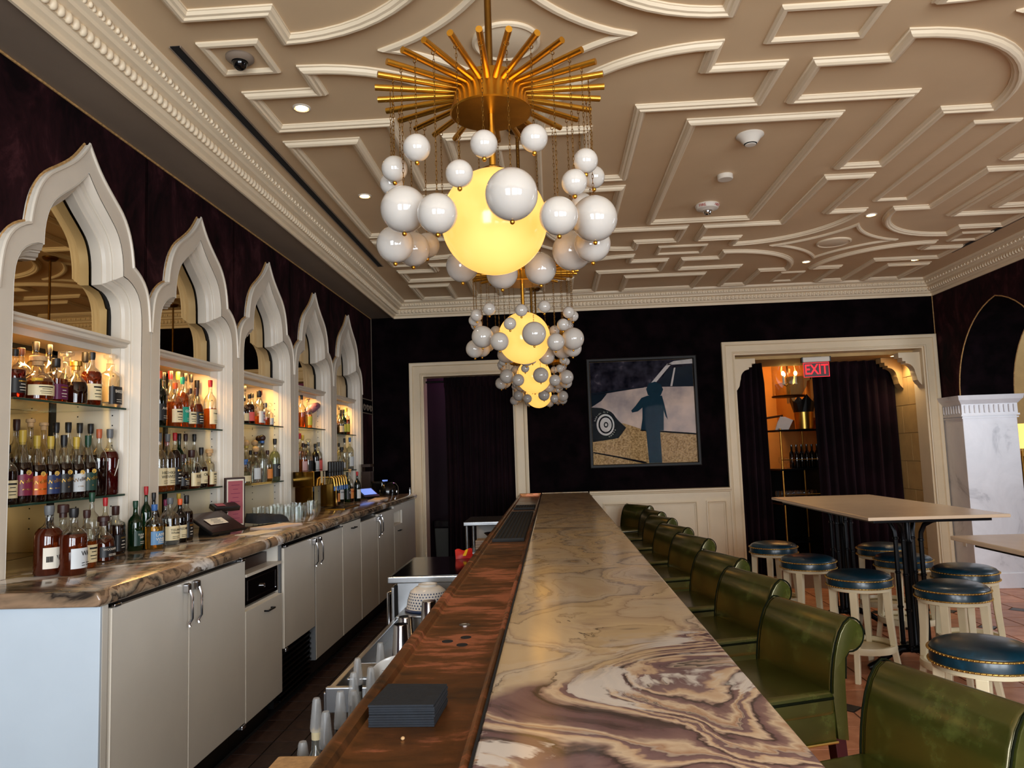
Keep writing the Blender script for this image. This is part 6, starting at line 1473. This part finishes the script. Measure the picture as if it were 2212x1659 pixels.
def disc(name, cx, cz, rx, rz, mat, d_, n_=40): return flat(name, [(cx + rx * math.cos(2 * PI * i / n_), cz + rz * math.sin(2 * PI * i / n_)) for i in range(n_)], mat, d_)
flat('print_wheel_arch', [(0, 5.6), (1.0, 5.5), (1.9, 5.1), (2.6, 4.2), (3.3, 3.5), (2.5, 2.5), (0, 2.2)], 'print_tyre', 0.0012)
disc('print_tyre', 1.25, 3.85, 1.22, 1.45, 'print_tyre', 0.0016); disc('print_rim', 1.30, 3.85, 0.86, 1.05, 'print_chrome', 0.0020)
disc('print_rim_well', 1.32, 3.85, 0.70, 0.86, 'print_tyre', 0.0022); disc('print_hub', 1.33, 3.85, 0.56, 0.70, 'print_chrome', 0.0024); disc('print_hub_cap', 1.35, 3.85, 0.22, 0.28, 'print_tyre', 0.0026); disc('print_hub_centre', 1.35, 3.85, 0.12, 0.15, 'print_chrome', 0.0028)
for s_, rr_, top_ in (('RADIAL G/T', 1.04, True), ('COBRA', 1.04, False)):
    for i, chv in enumerate(s_):
        a = math.radians(160 - i * 9.5) if top_ else math.radians(-70 + i * 11)
        px, pz = 1.28 + rr_ * math.cos(a), 3.85 + rr_ * 1.19 * math.sin(a)
        M_ = Matrix.Translation((px * .119 - 0.595, -0.0130, pz * .119 - 0.595)) @ Matrix.Rotation(PI / 2, 4, 'X') @ Matrix.Rotation(a - PI / 2 if top_ else a + PI / 2, 4, 'Z')
        letter(chv, 0.022, 'paper_white', pic, M_, 'tyre_letter')
flat('print_shadow_head', [(5.55, 6.6), (5.4, 7.2), (5.7, 7.75), (6.3, 7.9), (6.85, 7.6), (7.05, 7.1), (6.8, 6.55), (6.2, 6.3)], 'print_shadow', 0.0030)
flat('print_shadow_torso', [(5.5, 6.55), (4.9, 6.35), (4.3, 5.6), (3.85, 5.15), (3.95, 4.95), (4.5, 5.05), (4.95, 5.4), (4.9, 4.3), (4.7, 3.25), (6.9, 3.1), (7.0, 5.0), (7.15, 4.45), (7.35, 4.15), (7.1, 5.6), (6.9, 6.5)], 'print_shadow', 0.0032)
flat('print_shadow_legs', [(5.2, 3.3), (5.35, 0.0), (6.6, 0.0), (6.55, 3.2)], 'print_shadow', 0.0034)
gz = MB().quad((-0.597, -0.016, -0.597), (0.597, -0.016, -0.597), (0.597, -0.016, 0.597), (-0.597, -0.016, 0.597)).build('glazing', 'picture_glass', pc)

# ============================================================ curtains and what lies behind the doorways
def curtain(name, x0, x1, y, z0, z1, folds, amp, label, gathered=False, phase=0.0):
    mb = MB(); n_ = folds * 10
    zs_ = [z0, z0 + 0.5, (z0 + z1) / 2, z1 - 0.25, z1 - 0.07, z1]
    for i in range(n_ + 1):
        u = i / n_
        for k, z in enumerate(zs_):
            a_ = amp * (1.0 if z < z1 - 0.1 else 0.55) * (1 + 0.25 * math.sin(3.1 * u * folds + k))
            mb.v.append((x0 + (x1 - x0) * u + 0.010 * math.sin(7 * u + k * 0.8), y + a_ * math.sin(2 * PI * folds * u + phase) + 0.25 * a_ * math.sin(4.7 * PI * folds * u + k * 0.4), z))
    K = len(zs_)
    for i in range(n_):
        for k in range(K - 1): mb.f.append((i * K + k, (i + 1) * K + k, (i + 1) * K + k + 1, i * K + k + 1))
    t_ = thing(name, label, 'curtain', (0, 0, 0))
    o = mb.build('cloth', 'curtain', t_, smooth='all')
    sm = o.modifiers.new('thickness', 'SOLIDIFY'); sm.thickness = 0.006
    return t_
# left doorway
lc = curtain('curtain', -1.28, -0.44, YB + 0.16, AISLE + 0.02, 2.50, 13, 0.035, 'dark plum velvet curtain gathered on a rod in the narrow doorway')
MB().tube([(-1.505, YB + 0.16, 2.475), (-0.445, YB + 0.16, 2.475)], 0.012, 10).build('rod', 'black_metal', lc, smooth=True)
hd = MB()
for i in range(120):
    u = i / 119
    for z, a_ in ((2.40, 0.020), (2.44, 0.036), (2.48, 0.040), (2.52, 0.030)): hd.v.append((-1.28 + 0.84 * u, YB + 0.15 - a_ * (0.6 + 0.5 * math.sin(2 * PI * 11 * u)), z))
for i in range(119):
    for k in range(3): hd.f.append((i * 4 + k, (i + 1) * 4 + k, (i + 1) * 4 + k + 1, i * 4 + k + 1))
hd.build('gathered_heading', 'curtain', lc, smooth='all')
struct(MB().box(-2.0, 0.2, 10.2, 10.3, 0, 3.2).box(-2.1, -2.0, YB + 0.22, 10.3, 0, 3.2).box(0.2, 0.3, YB + 0.22, 10.3, 0, 3.2).box(-2.1, 0.3, YB + 0.22, 10.3, 3.1, 3.2).build('wall_passage', 'purple_wall'))
struct(MB().box(-2.1, 0.3, YB, 10.3, 0.0, AISLE).build('floor_passage', 'grout_dark'))
area('passage_glow', (-1.0, 10.0, 3.0), (-1.5, 10.2, 1.0), 0.3, 0.3, 7.0, (0.8, 0.3, 0.7))
bn = thing('waste_bin', 'grey waste bin lined with a black bag inside the curtained doorway', 'bin', (-1.37, YB + 0.62, AISLE + 0.001))
mb = MB(); lo_ = [(-0.12, -0.15), (0.12, -0.15), (0.12, 0.15), (-0.12, 0.15)]
mb.v += [(u * 0.85, v * 0.85, 0) for u, v in lo_] + [(u, v, 0.55) for u, v in lo_]
for q_ in ((0, 3, 2, 1), (0, 1, 5, 4), (1, 2, 6, 5), (2, 3, 7, 6), (3, 0, 4, 7)): mb.f.append(q_)
mb.build('bin_body', 'bin_grey', bn, bevel=0.012)
lin_ = MB().box(-0.135, 0.135, -0.165, 0.165, 0.50, 0.60).build('bin_bag', 'black_gloss', bn, bevel=0.02)

# right doorway: stone passage, stepped corbels, curtains
sp_ = struct(MB().box(DR0 - 0.02, DR1 + 0.25, YB + 0.22, 9.75, 2.60, 2.75).build('ceiling_passage', 'limestone'))
def stone_side(x, sgn):
    w_ = struct(MB().box(min(x, x + sgn * 0.2), max(x, x + sgn * 0.2), YB + 0.23, 9.75, 0, 2.60).build('wall_passage', 'limestone'))
    h = 0.36
    for r_ in range(8):
        z0 = r_ * 0.335; y = YB + 0.235 + (0.0 if r_ % 2 else -0.17)
        while y < 9.74:
            a, b = max(y, YB + 0.235), min(y + h, 9.745)
            if b - a > 0.03: MB().box(x - 0.012 if sgn > 0 else x, x if sgn > 0 else x + 0.012, a + 0.003, b - 0.003, z0 + 0.003, min(z0 + 0.332, 2.598)).build('stone_block', 'limestone', w_, bevel=0.002)
            y += h
stone_side(DR1 - 0.02 + 0.02, 1); stone_side(DR0, -1)
CORB = [(0, 0), (0.24, 0), (0.24, -0.06), (0.20, -0.06), (0.20, -0.10), (0.165, -0.10), (0.165, -0.125)] + [(0.165 - 0.10 * math.sin(math.radians(a)), -0.125 - 0.11 * (1 - math.cos(math.radians(a)))) for a in range(15, 91, 15)] + [(0.055, -0.27), (0.045, -0.32), (0.02, -0.36), (0, -0.38)]
for x, s_, ya, yb, lb in ((DR0 + 0.02, 1, YB + 0.05, YB + 0.17, 'cream stepped corbel in the doorway corner left of the exit sign'), (DR1 - 0.02, -1, YB + 0.05, YB + 0.17, 'pale cream stepped corbel in the doorway corner by the marble pier'), (DR1 - 0.015, -1, YB + 0.52, YB + 0.66, 'shadowed stone corbel behind the pale one, against the curtain')):
    tag(MB().prism([(x + s_ * u, 2.598 + v) for u, v in CORB], ya, yb, 'y').build('corbel', 'paint_cream' if ya < YB + 0.3 else 'limestone'), lb, 'corbel', 'doorway corbels')
curtain('curtain', 2.15, 2.62, 9.25, 0.02, 2.595, 6, 0.05, 'plum velvet curtain drawn to the cream wall side of the exit doorway')
curtain('curtain', 3.27, 4.26, 9.42, 0.02, 2.595, 9, 0.05, 'wide plum velvet curtain drawn to the marble pier side of the exit doorway')
# exit sign hanging in the doorway
ex = thing('exit_sign', 'glowing red exit sign hung from the doorway ceiling', 'sign', (3.11, 8.80, 2.36), math.radians(-6))
MB().box(-0.155, 0.155, -0.035, 0.035, 0.175, 0.235).build('housing', 'smoke_white', ex, bevel=0.012, bseg=3)
for s_ in (-1, 1): MB().box(s_ * 0.155 - 0.008, s_ * 0.155 + 0.008, -0.036, 0.036, 0.174, 0.236).build('end_cap', 'black_plastic', ex, bevel=0.004)
MB().box(-0.145, 0.145, -0.004, 0.004, 0.0, 0.175).build('panel', 'exit_dark', ex, bevel=0.001)
MB().sweep([(-0.145, 0.0), (0.145, 0.0), (0.145, 0.17), (-0.145, 0.17)], [(0, 0.004), (0, 0.006), (0.006, 0.006), (0.006, 0.004)], lambda u, v, d: (u, -d, v), True).build('lit_edge', 'exit_red', ex)
letter('EXIT', 0.165, 'exit_red', ex, frame_x((0, -0.006, 0.085), (0, -1, 0)), sx=0.78, bold=0.003)
MB().box(-0.06, 0.06, -0.02, 0.02, 0.235, 0.238).build('mount', 'black_plastic', ex)
# room beyond
struct(MB().box(1.0, 6.0, 12.4, 12.5, 0, 3.5).box(1.0, 1.1, 9.76, 12.5, 0, 3.5).box(4.9, 5.0, 9.76, 12.5, 0, 3.5).build('wall_beyond', 'ochre_plaster'))
struct(MB().box(1.0, 6.0, 9.75, 12.5, 3.2, 3.3).build('ceiling_beyond', 'paint_cream'))
area('beyond_glow', (3.6, 11.3, 3.1), (3.6, 11.6, 0), 0.8, 0.8, 20, (1.0, 0.55, 0.18))
ln = thing('lantern', 'glass cylinder lantern with candle bulbs in the room beyond the doorway', 'lantern', (3.137, 9.95, 2.207), 0)
MB().lathe([(0.21, 0.0), (0.215, 0.01), (0.21, 0.02), (0.195, 0.02), (0.195, 0.0), (0.21, 0.0)], 36).build('base_ring', 'brass_dark', ln, smooth=0.6)
MB().lathe([(0.20, 0.02), (0.20, 0.62)], 36).build('glass_cylinder', 'clear_glass', ln, smooth='all')
MB().lathe([(0.21, 0.62), (0.215, 0.63), (0.205, 0.64)], 36).build('top_ring', 'brass_dark', ln, smooth=0.6)
MB().tube([(0, 0, 0.02), (0, 0, 0.96)], 0.010, 8).build('stem', 'brass_dark', ln, smooth=True)
for i in range(3): a = i * 2 * PI / 3; MB().tube([(0.2 * math.cos(a), 0.2 * math.sin(a), 0.012), (0.10 * math.cos(a), 0.10 * math.sin(a), 0.01), (0, 0, 0.012)], 0.006, 6).build('base_arm', 'brass_dark', ln)
for i in range(3):
    a = i * 2 * PI / 3 - 0.35; x, y = 0.10 * math.cos(a), 0.10 * math.sin(a)
    ar = MB().tube([(0, 0, 0.18), (x * 0.5, y * 0.5, 0.15), (x, y, 0.17)], 0.005, 6).build('candle_arm', 'brass_dark', ln)
    MB().lathe([(0.016, 0.165), (0.020, 0.175), (0.012, 0.18), (0.012, 0.28), (1e-6, 0.28)], 12, (x, y, 0)).build('candle_sleeve', 'paper_white', ar, smooth=0.6)
    MB().sphere((x, y, 0.31), 0.022, 12, 10, 1.4).build('bulb', 'bulb', ar, smooth='all')
br = MB().prism([(u, v) for u, v in ((0, 0), (0.30, 0), (0.30, -0.05), (0.24, -0.07), (0.22, -0.16), (0.16, -0.26), (0.06, -0.30), (0.05, -0.36), (0, -0.38))], 10.75, 10.95, 'y').build('wall_bracket', 'limestone'); br.location = (3.42, 0, 2.55)
tag(br, 'scrolled stone bracket on the ochre wall beyond the exit sign', 'bracket')
MB().box(0.28, 1.48, 10.75, 12.4, -0.6, 0.02).build('bracket_wall', 'ochre_plaster', br)
# shelving rack
rk = thing('display_rack', 'black rack with brass posts holding bottles beyond the doorway', 'rack', (3.40, 10.35, 0), math.radians(12))
for x in (-0.42, 0.12, 0.44):
    for y in (-0.2, 0.2): MB().tube([(x, y, 0), (x, y, 1.80)], 0.013, 8).build('post', 'brass_dark', rk, smooth=True)
for z in (0.30, 0.80, 1.25, 1.77): MB().box(-0.46, 0.48, -0.22, 0.22, z - 0.012, z + 0.012).build('rack_shelf', 'black_metal', rk, bevel=0.003)
MB().box(-0.46, 0.48, 0.225, 0.24, 0.0, 1.24).build('added_dark_backing', 'black_metal', rk)  # added black sheet that keeps the lower opening dark
for z in (0.86, 1.32): MB().tube([(-0.44, -0.215, z + 0.06), (0.46, -0.215, z + 0.06)], 0.005, 6).build('gallery_rail', 'brass', rk, smooth=True)
ca, sa = math.cos(math.radians(12)), math.sin(math.radians(12))
def on_rack(u, v): return (3.40 + u * ca - v * sa, 10.35 + u * sa + v * ca)
wb_ = MB().lathe([(0.034, 0), (0.036, 0.005), (0.036, 0.18), (0.028, 0.21), (0.014, 0.235), (0.013, 0.30), (0.015, 0.30), (0.015, 0.315), (1e-6, 0.315)], 14).mesh('wine_bottle', 0.8); wb_.materials.append(MATS['black_glass'])
for i in range(18):
    u, v = -0.17 + (i % 9) * 0.075, -0.13 + (i // 9) * 0.12
    x, y = on_rack(u, v); o = link('wine_bottle', wb_, None, None, (x, y, 1.2625))
    tag(o, 'dark wine bottle in the rows on the brass-posted rack beyond the doorway', 'bottle', 'wine bottles on the rack')
wg = MB().lathe([(0.028, 0), (0.004, 0.006), (0.004, 0.06), (0.03, 0.085), (0.034, 0.12), (0.026, 0.155)], 14).mesh('wine_glass', 0.8); wg.materials.append(MATS['clear_glass'])
for i in range(14):
    u, v = -0.42 + (i % 7) * 0.078, -0.14 + (i // 7) * 0.11
    x, y = on_rack(u, v); o = link('wine_glass', wg, None, None, (x, y, 0.8125)); tag(o, 'stemmed glass on the low shelf of the rack beyond the doorway', 'glass', 'stemmed glasses on the rack')
for i in range(3):
    x, y = on_rack(-0.41 + i * 0.073, -0.15); o = link('wine_glass', wg, None, None, (x, y, 1.2625)); tag(o, 'stemmed glass beside the wine bottles on the rack', 'glass', 'stemmed glasses on the rack')
nh = thing('napkin_holder', 'black pointed paper crown standing on the rack beyond the doorway', 'holder', on_rack(0.08, 0.05) + (2.02,), 0)
mb = MB()
for i in range(16):
    a0, a1 = 2 * PI * i / 16, 2 * PI * (i + 1) / 16
    h0, h1 = (0.24 if i % 4 == 0 else 0.16 if i % 2 else 0.12), (0.24 if (i + 1) % 4 == 0 else 0.16 if (i + 1) % 2 else 0.12)
    mb.quad((0.13 * math.cos(a0), 0.13 * math.sin(a0), 0), (0.13 * math.cos(a1), 0.13 * math.sin(a1), 0), (0.17 * math.cos(a1), 0.17 * math.sin(a1), h1), (0.17 * math.cos(a0), 0.17 * math.sin(a0), h0))
mb.build('paper_crown', 'black_plastic', nh)
MB().lathe([(0.11, -0.235), (0.12, -0.23), (0.13, 0.0), (1e-6, 0.0)], 20).build('tin', 'gold', nh, smooth=0.6)
for i in range(3):
    mb = MB().prism([(-0.09, 0), (0.05, 0.0), (0.13, 0.13), (0.0, 0.18), (-0.05, 0.10)], -0.006, 0.006, 'y')
    o = mb.build('folded_napkin', 'linen_white', None, loc=on_rack(-0.36 + i * 0.05, -0.12 + 0.04 * i) + (1.7825,)); o.rotation_euler = (0, 0, 0.3)
    tag(o, 'white folded napkin leaning on the top rack shelf beyond the doorway', 'napkin', 'folded napkins on the rack')
tag(MB().lathe([(0.05, 0), (0.065, 0.14), (0.06, 0.14), (0.046, 0.01), (1e-6, 0.01)], 20).build('white_pot', 'ceramic', None, smooth=0.8, loc=on_rack(0.38, -0.1) + (1.7825,)), 'small white pot at the end of the top rack shelf', 'pot')
sb = MB().box(-0.5, 0.4, -0.06, 0.06, 0, 0.03); o = sb.build('wall_shelf', 'dark_wood', None, loc=(3.05, 11.2, 1.95)); tag(o, 'slanting dark wooden rail behind the black paper crown', 'rail'); o.rotation_euler = (0, -0.12, 0.3)
MB().box(-0.5, -0.44, -0.06, 0.06, -1.95, 0.0).build('upright', 'dark_wood', o)

# ============================================================ ceiling fittings and the side-room lamp
def downlight(x, y, lb):
    t_ = thing('downlight', lb, 'light', (x, y, ZC), 0, 'recessed ceiling downlights')
    MB().lathe([(0.046, 0.0), (0.046, -0.004), (0.038, -0.007), (0.032, -0.003), (0.032, 0.0)], 28).build('trim_ring', 'smoke_white', t_, smooth=0.5)
    MB().lathe([(0.031, -0.0035), (1e-6, -0.0035)], 24).build('lens', 'downlight', t_)
    l_ = D.lights.new('downlight_beam', 'SPOT'); l_.energy = 14.0; l_.color = (1.0, 0.82, 0.58); l_.spot_size = math.radians(95); l_.spot_blend = 0.6; l_.shadow_soft_size = 0.03
    lo = D.objects.new('downlight_beam', l_); COL.objects.link(lo); lo.parent = t_; lo.location = (0, 0, -0.02)
pd = thing('downlight', 'warm recessed downlight in the stone passage ceiling behind the exit sign', 'light', (4.10, 9.02, 2.599), 0, 'recessed ceiling downlights')
MB().lathe([(0.046, 0.0), (0.046, -0.004), (0.038, -0.007), (0.032, -0.003), (0.032, 0.0)], 28).build('trim_ring', 'smoke_white', pd, smooth=0.5)
MB().lathe([(0.031, -0.0035), (1e-6, -0.0035)], 24).build('lens', 'downlight', pd)
l_ = D.lights.new('downlight_beam', 'SPOT'); l_.energy = 12.0; l_.color = (1.0, 0.72, 0.40); l_.spot_size = math.radians(130); l_.spot_blend = 0.7; l_.shadow_soft_size = 0.04
lo = D.objects.new('downlight_beam', l_); COL.objects.link(lo); lo.parent = pd; lo.location = (0, 0, -0.02)
for x, y, lb in ((-1.24, 3.65, 'lit recessed downlight in the stepped panel near the black dome camera'), (-1.25, 4.99, 'lit recessed downlight in the long panel beside the air slot'), (2.65, 6.02, 'lit recessed downlight in the corridor before the right star'), (2.63, 7.51, 'lit recessed downlight behind the right star'), (3.76, 7.63, 'lit recessed downlight beside the right-hand cornice')): downlight(x, y, lb)
dc = thing('dome_camera', 'black dome security camera centred in a small ceiling square', 'camera', (-1.35, 3.14, ZC))
MB().lathe([(0.062, 0), (0.062, -0.010), (0.052, -0.020), (0.036, -0.024), (0.034, -0.018)], 32).build('housing', 'paint_soffit', dc, smooth=0.6)
MB().lathe([(0.034, -0.018), (0.034, -0.030), (0.026, -0.050), (0.012, -0.060), (1e-6, -0.062)], 28).build('dome', 'black_gloss', dc, smooth='all')
s1 = thing('smoke_detector', 'conical cream smoke detector in the large ceiling panel', 'detector', (1.235, 4.31, ZC))
MB().lathe([(0.080, 0), (0.080, -0.008), (0.062, -0.022), (0.046, -0.046), (0.030, -0.062), (1e-6, -0.064)], 36).build('body', 'smoke_white', s1, smooth=0.6)
MB().lathe([(0.040, -0.050), (0.036, -0.058), (0.030, -0.060)], 30).build('vent_band', 'black_void', s1)
s2 = thing('sensor', 'flat round white sensor puck between the two ceiling detectors', 'sensor', (1.235, 4.95, ZC))
MB().lathe([(0.052, 0), (0.052, -0.026), (0.048, -0.032), (1e-6, -0.032)], 32).build('puck', 'paint_white', s2, smooth=0.5)
s3 = thing('fire_strobe', 'round white fire strobe marked in red on the large ceiling panel', 'alarm', (1.24, 5.56, ZC))
MB().lathe([(0.088, 0), (0.092, -0.010), (0.080, -0.034), (0.036, -0.048), (0.032, -0.044)], 36).build('body', 'smoke_white', s3, smooth=0.7)
MB().lathe([(0.032, -0.044), (0.032, -0.058), (0.022, -0.074), (1e-6, -0.078)], 24).build('strobe_lens', 'chrome', s3, smooth=0.7)
for a in (-2.15, -0.85):
    nrm_ = Vector((math.cos(a), math.sin(a), -0.55)).normalized()
    letter('FIRE', 0.030, 'red_print', s3, frame_x((0.0905 * math.cos(a), 0.0905 * math.sin(a), -0.024), nrm_), sx=1.0)
lp = thing('fringed_lamp', 'gold fringed lamp glowing in the side room behind the marble pier', 'lamp', (5.55, 9.15, 0), 0)
MB().lathe([(0.12, 0), (0.12, 0.03), (0.02, 0.05), (0.02, 1.42)], 20).build('stand', 'brass_dark', lp, smooth=0.6)
MB().lathe([(0.10, 1.74), (0.16, 1.66), (0.17, 1.45), (0.165, 1.45)], 28).build('shade', 'lamp_gold', lp, smooth=0.6)
fg = MB()
for i in range(40): a = 2 * PI * i / 40; fg.tube([(0.168 * math.cos(a), 0.168 * math.sin(a), 1.45), (0.168 * math.cos(a), 0.168 * math.sin(a), 1.36)], 0.006, 5)
o = fg.build('fringe', 'gold', lp); o['kind'] = 'stuff'
